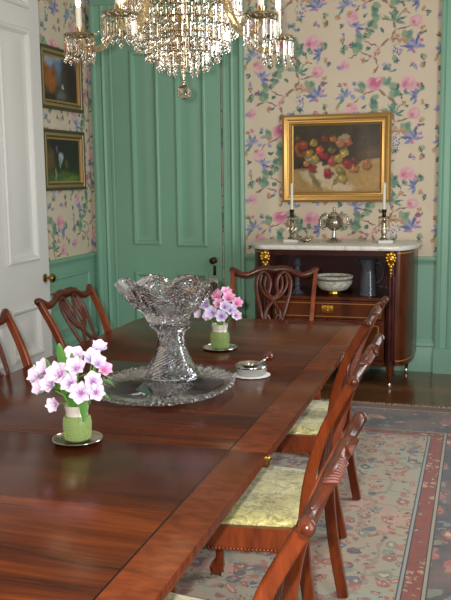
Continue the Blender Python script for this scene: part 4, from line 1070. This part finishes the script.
for k in range(5):
    a = radians(-36+72*k)+DEL; ca, sa = cos(a), sin(a)
    pth = [(.05,2.30),(.11,2.335),(.18,2.30),(.24,2.21),(.29,2.10),(.35,2.035),(.405,2.032),(.44,2.06),(.445,2.078)]
    m = MB(); pts = spl([(r*ca, r*sa, z) for r, z in pth], 5); m.tube(pts, [.0155-.004*abs(2*i/len(pts)-1) for i in range(len(pts))], 8, (-sa, ca, 0))
    arm = m.build('arm', ARMG, chd, 40)
    bx, by = .445*ca, .445*sa
    m = MB(); m.lathe([(.014,2.0680),(.04,2.0760),(.06,2.0860),(.064,2.0920),(.056,2.0900),(.03,2.0820),(.014,2.0800)], 24, (bx, by, 0), mod=lambda a, i, r, z: (r*(1+.04*cos(12*a)), z)); m.build('bobeche', ARMG, arm, 40)
    m = MB(); m.lathe([(.012,2.0740),(.018,2.0880),(.015,2.1030),(.017,2.1180),(.013,2.1200)], 14, (bx, by, 0)); m.build('candle_cup', CBR, arm, 40)
    m = MB(); m.lathe([(.0125,2.1080),(.0125,2.1930),(.011,2.1990),(.004,2.2000)], 14, (bx, by, 0)); m.build('candle', WAX, arm, 50)
    m = MB(); m.lathe([(.003,2.1990),(.009,2.2080),(.0115,2.2200),(.0095,2.2360),(.0045,2.2510),(.001,2.2600)], 12, (bx, by, 0)); m.build('flame_bulb', FLAME, arm, 60)
    for j in range(12):
        q = MB(); b0 = 2*pi*j/12+a; prism_drop(q, (bx+.060*cos(b0), by+.060*sin(b0), 2.088), .072 if j % 2 else .060, .0065); q.build('prism', PRISM, arm, 0)
    q = MB()
    for j in range(14):                       # short inner drops and swag to the body
        t = (j+1)/15; rr = .445*(1-t)+.23*t; octa(q, (rr*ca, rr*sa, 2.086*(1-t)+2.25*t-.16*t*(1-t)*4*.35), .007, .007, .007)
    q.build('bead_swag', PRISM, arm, 0)
    l = bpy.data.lights.new('bulb_light', 'POINT'); l.energy = 1.1; l.color = (1, .74, .44); l.shadow_soft_size = .012
    lo = bpy.data.objects.new('bulb_light', l); COL.objects.link(lo); lo.location = (cx+bx, cy+by, 2.275)

# ------------------------------------------------------------------ light
def area(name, loc, rot, sx, sy, e, col):
    l = bpy.data.lights.new(name, 'AREA'); l.shape = 'RECTANGLE'; l.size = sx; l.size_y = sy; l.energy = e; l.color = col
    o = bpy.data.objects.new(name, l); COL.objects.link(o); o.location = loc; o.rotation_euler = rot; return o
for i, (y0, y1) in enumerate(WIN):
    area('window_daylight', (XR-.04, (y0+y1)/2, (WZ0+WZ1)/2), (0, radians(90), 0), WZ1-WZ0-.1, y1-y0-.1, 51, (.93, .97, 1.0))
fl = bpy.data.lights.new('camera_flash', 'AREA'); fl.shape = 'RECTANGLE'; fl.size = .03; fl.size_y = .02; fl.energy = 74; fl.color = (1, .96, .9)
fo = bpy.data.objects.new('camera_flash', fl); COL.objects.link(fo)
w = bpy.data.worlds.new('world'); SC.world = w; w.use_nodes = True
bg = w.node_tree.nodes['Background']; bg.inputs[0].default_value = (.75, .85, 1, 1); bg.inputs[1].default_value = 1.0

# ------------------------------------------------------------------ camera
F = 850.0; yaw = atan(255/F); pit = atan(124.5/F); roll = .0125
fw = Vector((-sin(yaw)*cos(pit), cos(yaw)*cos(pit), -sin(pit)))
r0 = Vector((cos(yaw), sin(yaw), 0)); u0 = r0.cross(fw)
rr_ = r0*cos(roll)-u0*sin(roll); uu = u0*cos(roll)+r0*sin(roll)
R3 = Matrix((rr_, uu, -fw)).transposed()
cd = bpy.data.cameras.new('camera'); co = bpy.data.objects.new('camera', cd); COL.objects.link(co)
cd.sensor_fit = 'VERTICAL'; cd.sensor_height = 24; cd.lens = F*24/600; cd.clip_start = .05
co.matrix_world = Matrix.Translation((0, 0, 1.5)) @ R3.to_4x4()
fo.matrix_world = Matrix.Translation(Vector((0,0,1.5))-rr_*.055+uu*.03) @ R3.to_4x4()
SC.camera = co
SC.view_settings.view_transform = 'Standard'; SC.view_settings.look = 'None'; SC.view_settings.gamma = 1; SC.view_settings.use_curve_mapping = False
SC.view_settings.exposure = 0.0
SC.cycles.use_denoising = True
SC.cycles.max_bounces = 14; SC.cycles.transmission_bounces = 12; SC.cycles.transparent_max_bounces = 12; SC.cycles.glossy_bounces = 6; SC.cycles.diffuse_bounces = 4
SC.cycles.caustics_reflective = False; SC.cycles.caustics_refractive = False; SC.cycles.sample_clamp_indirect = 6
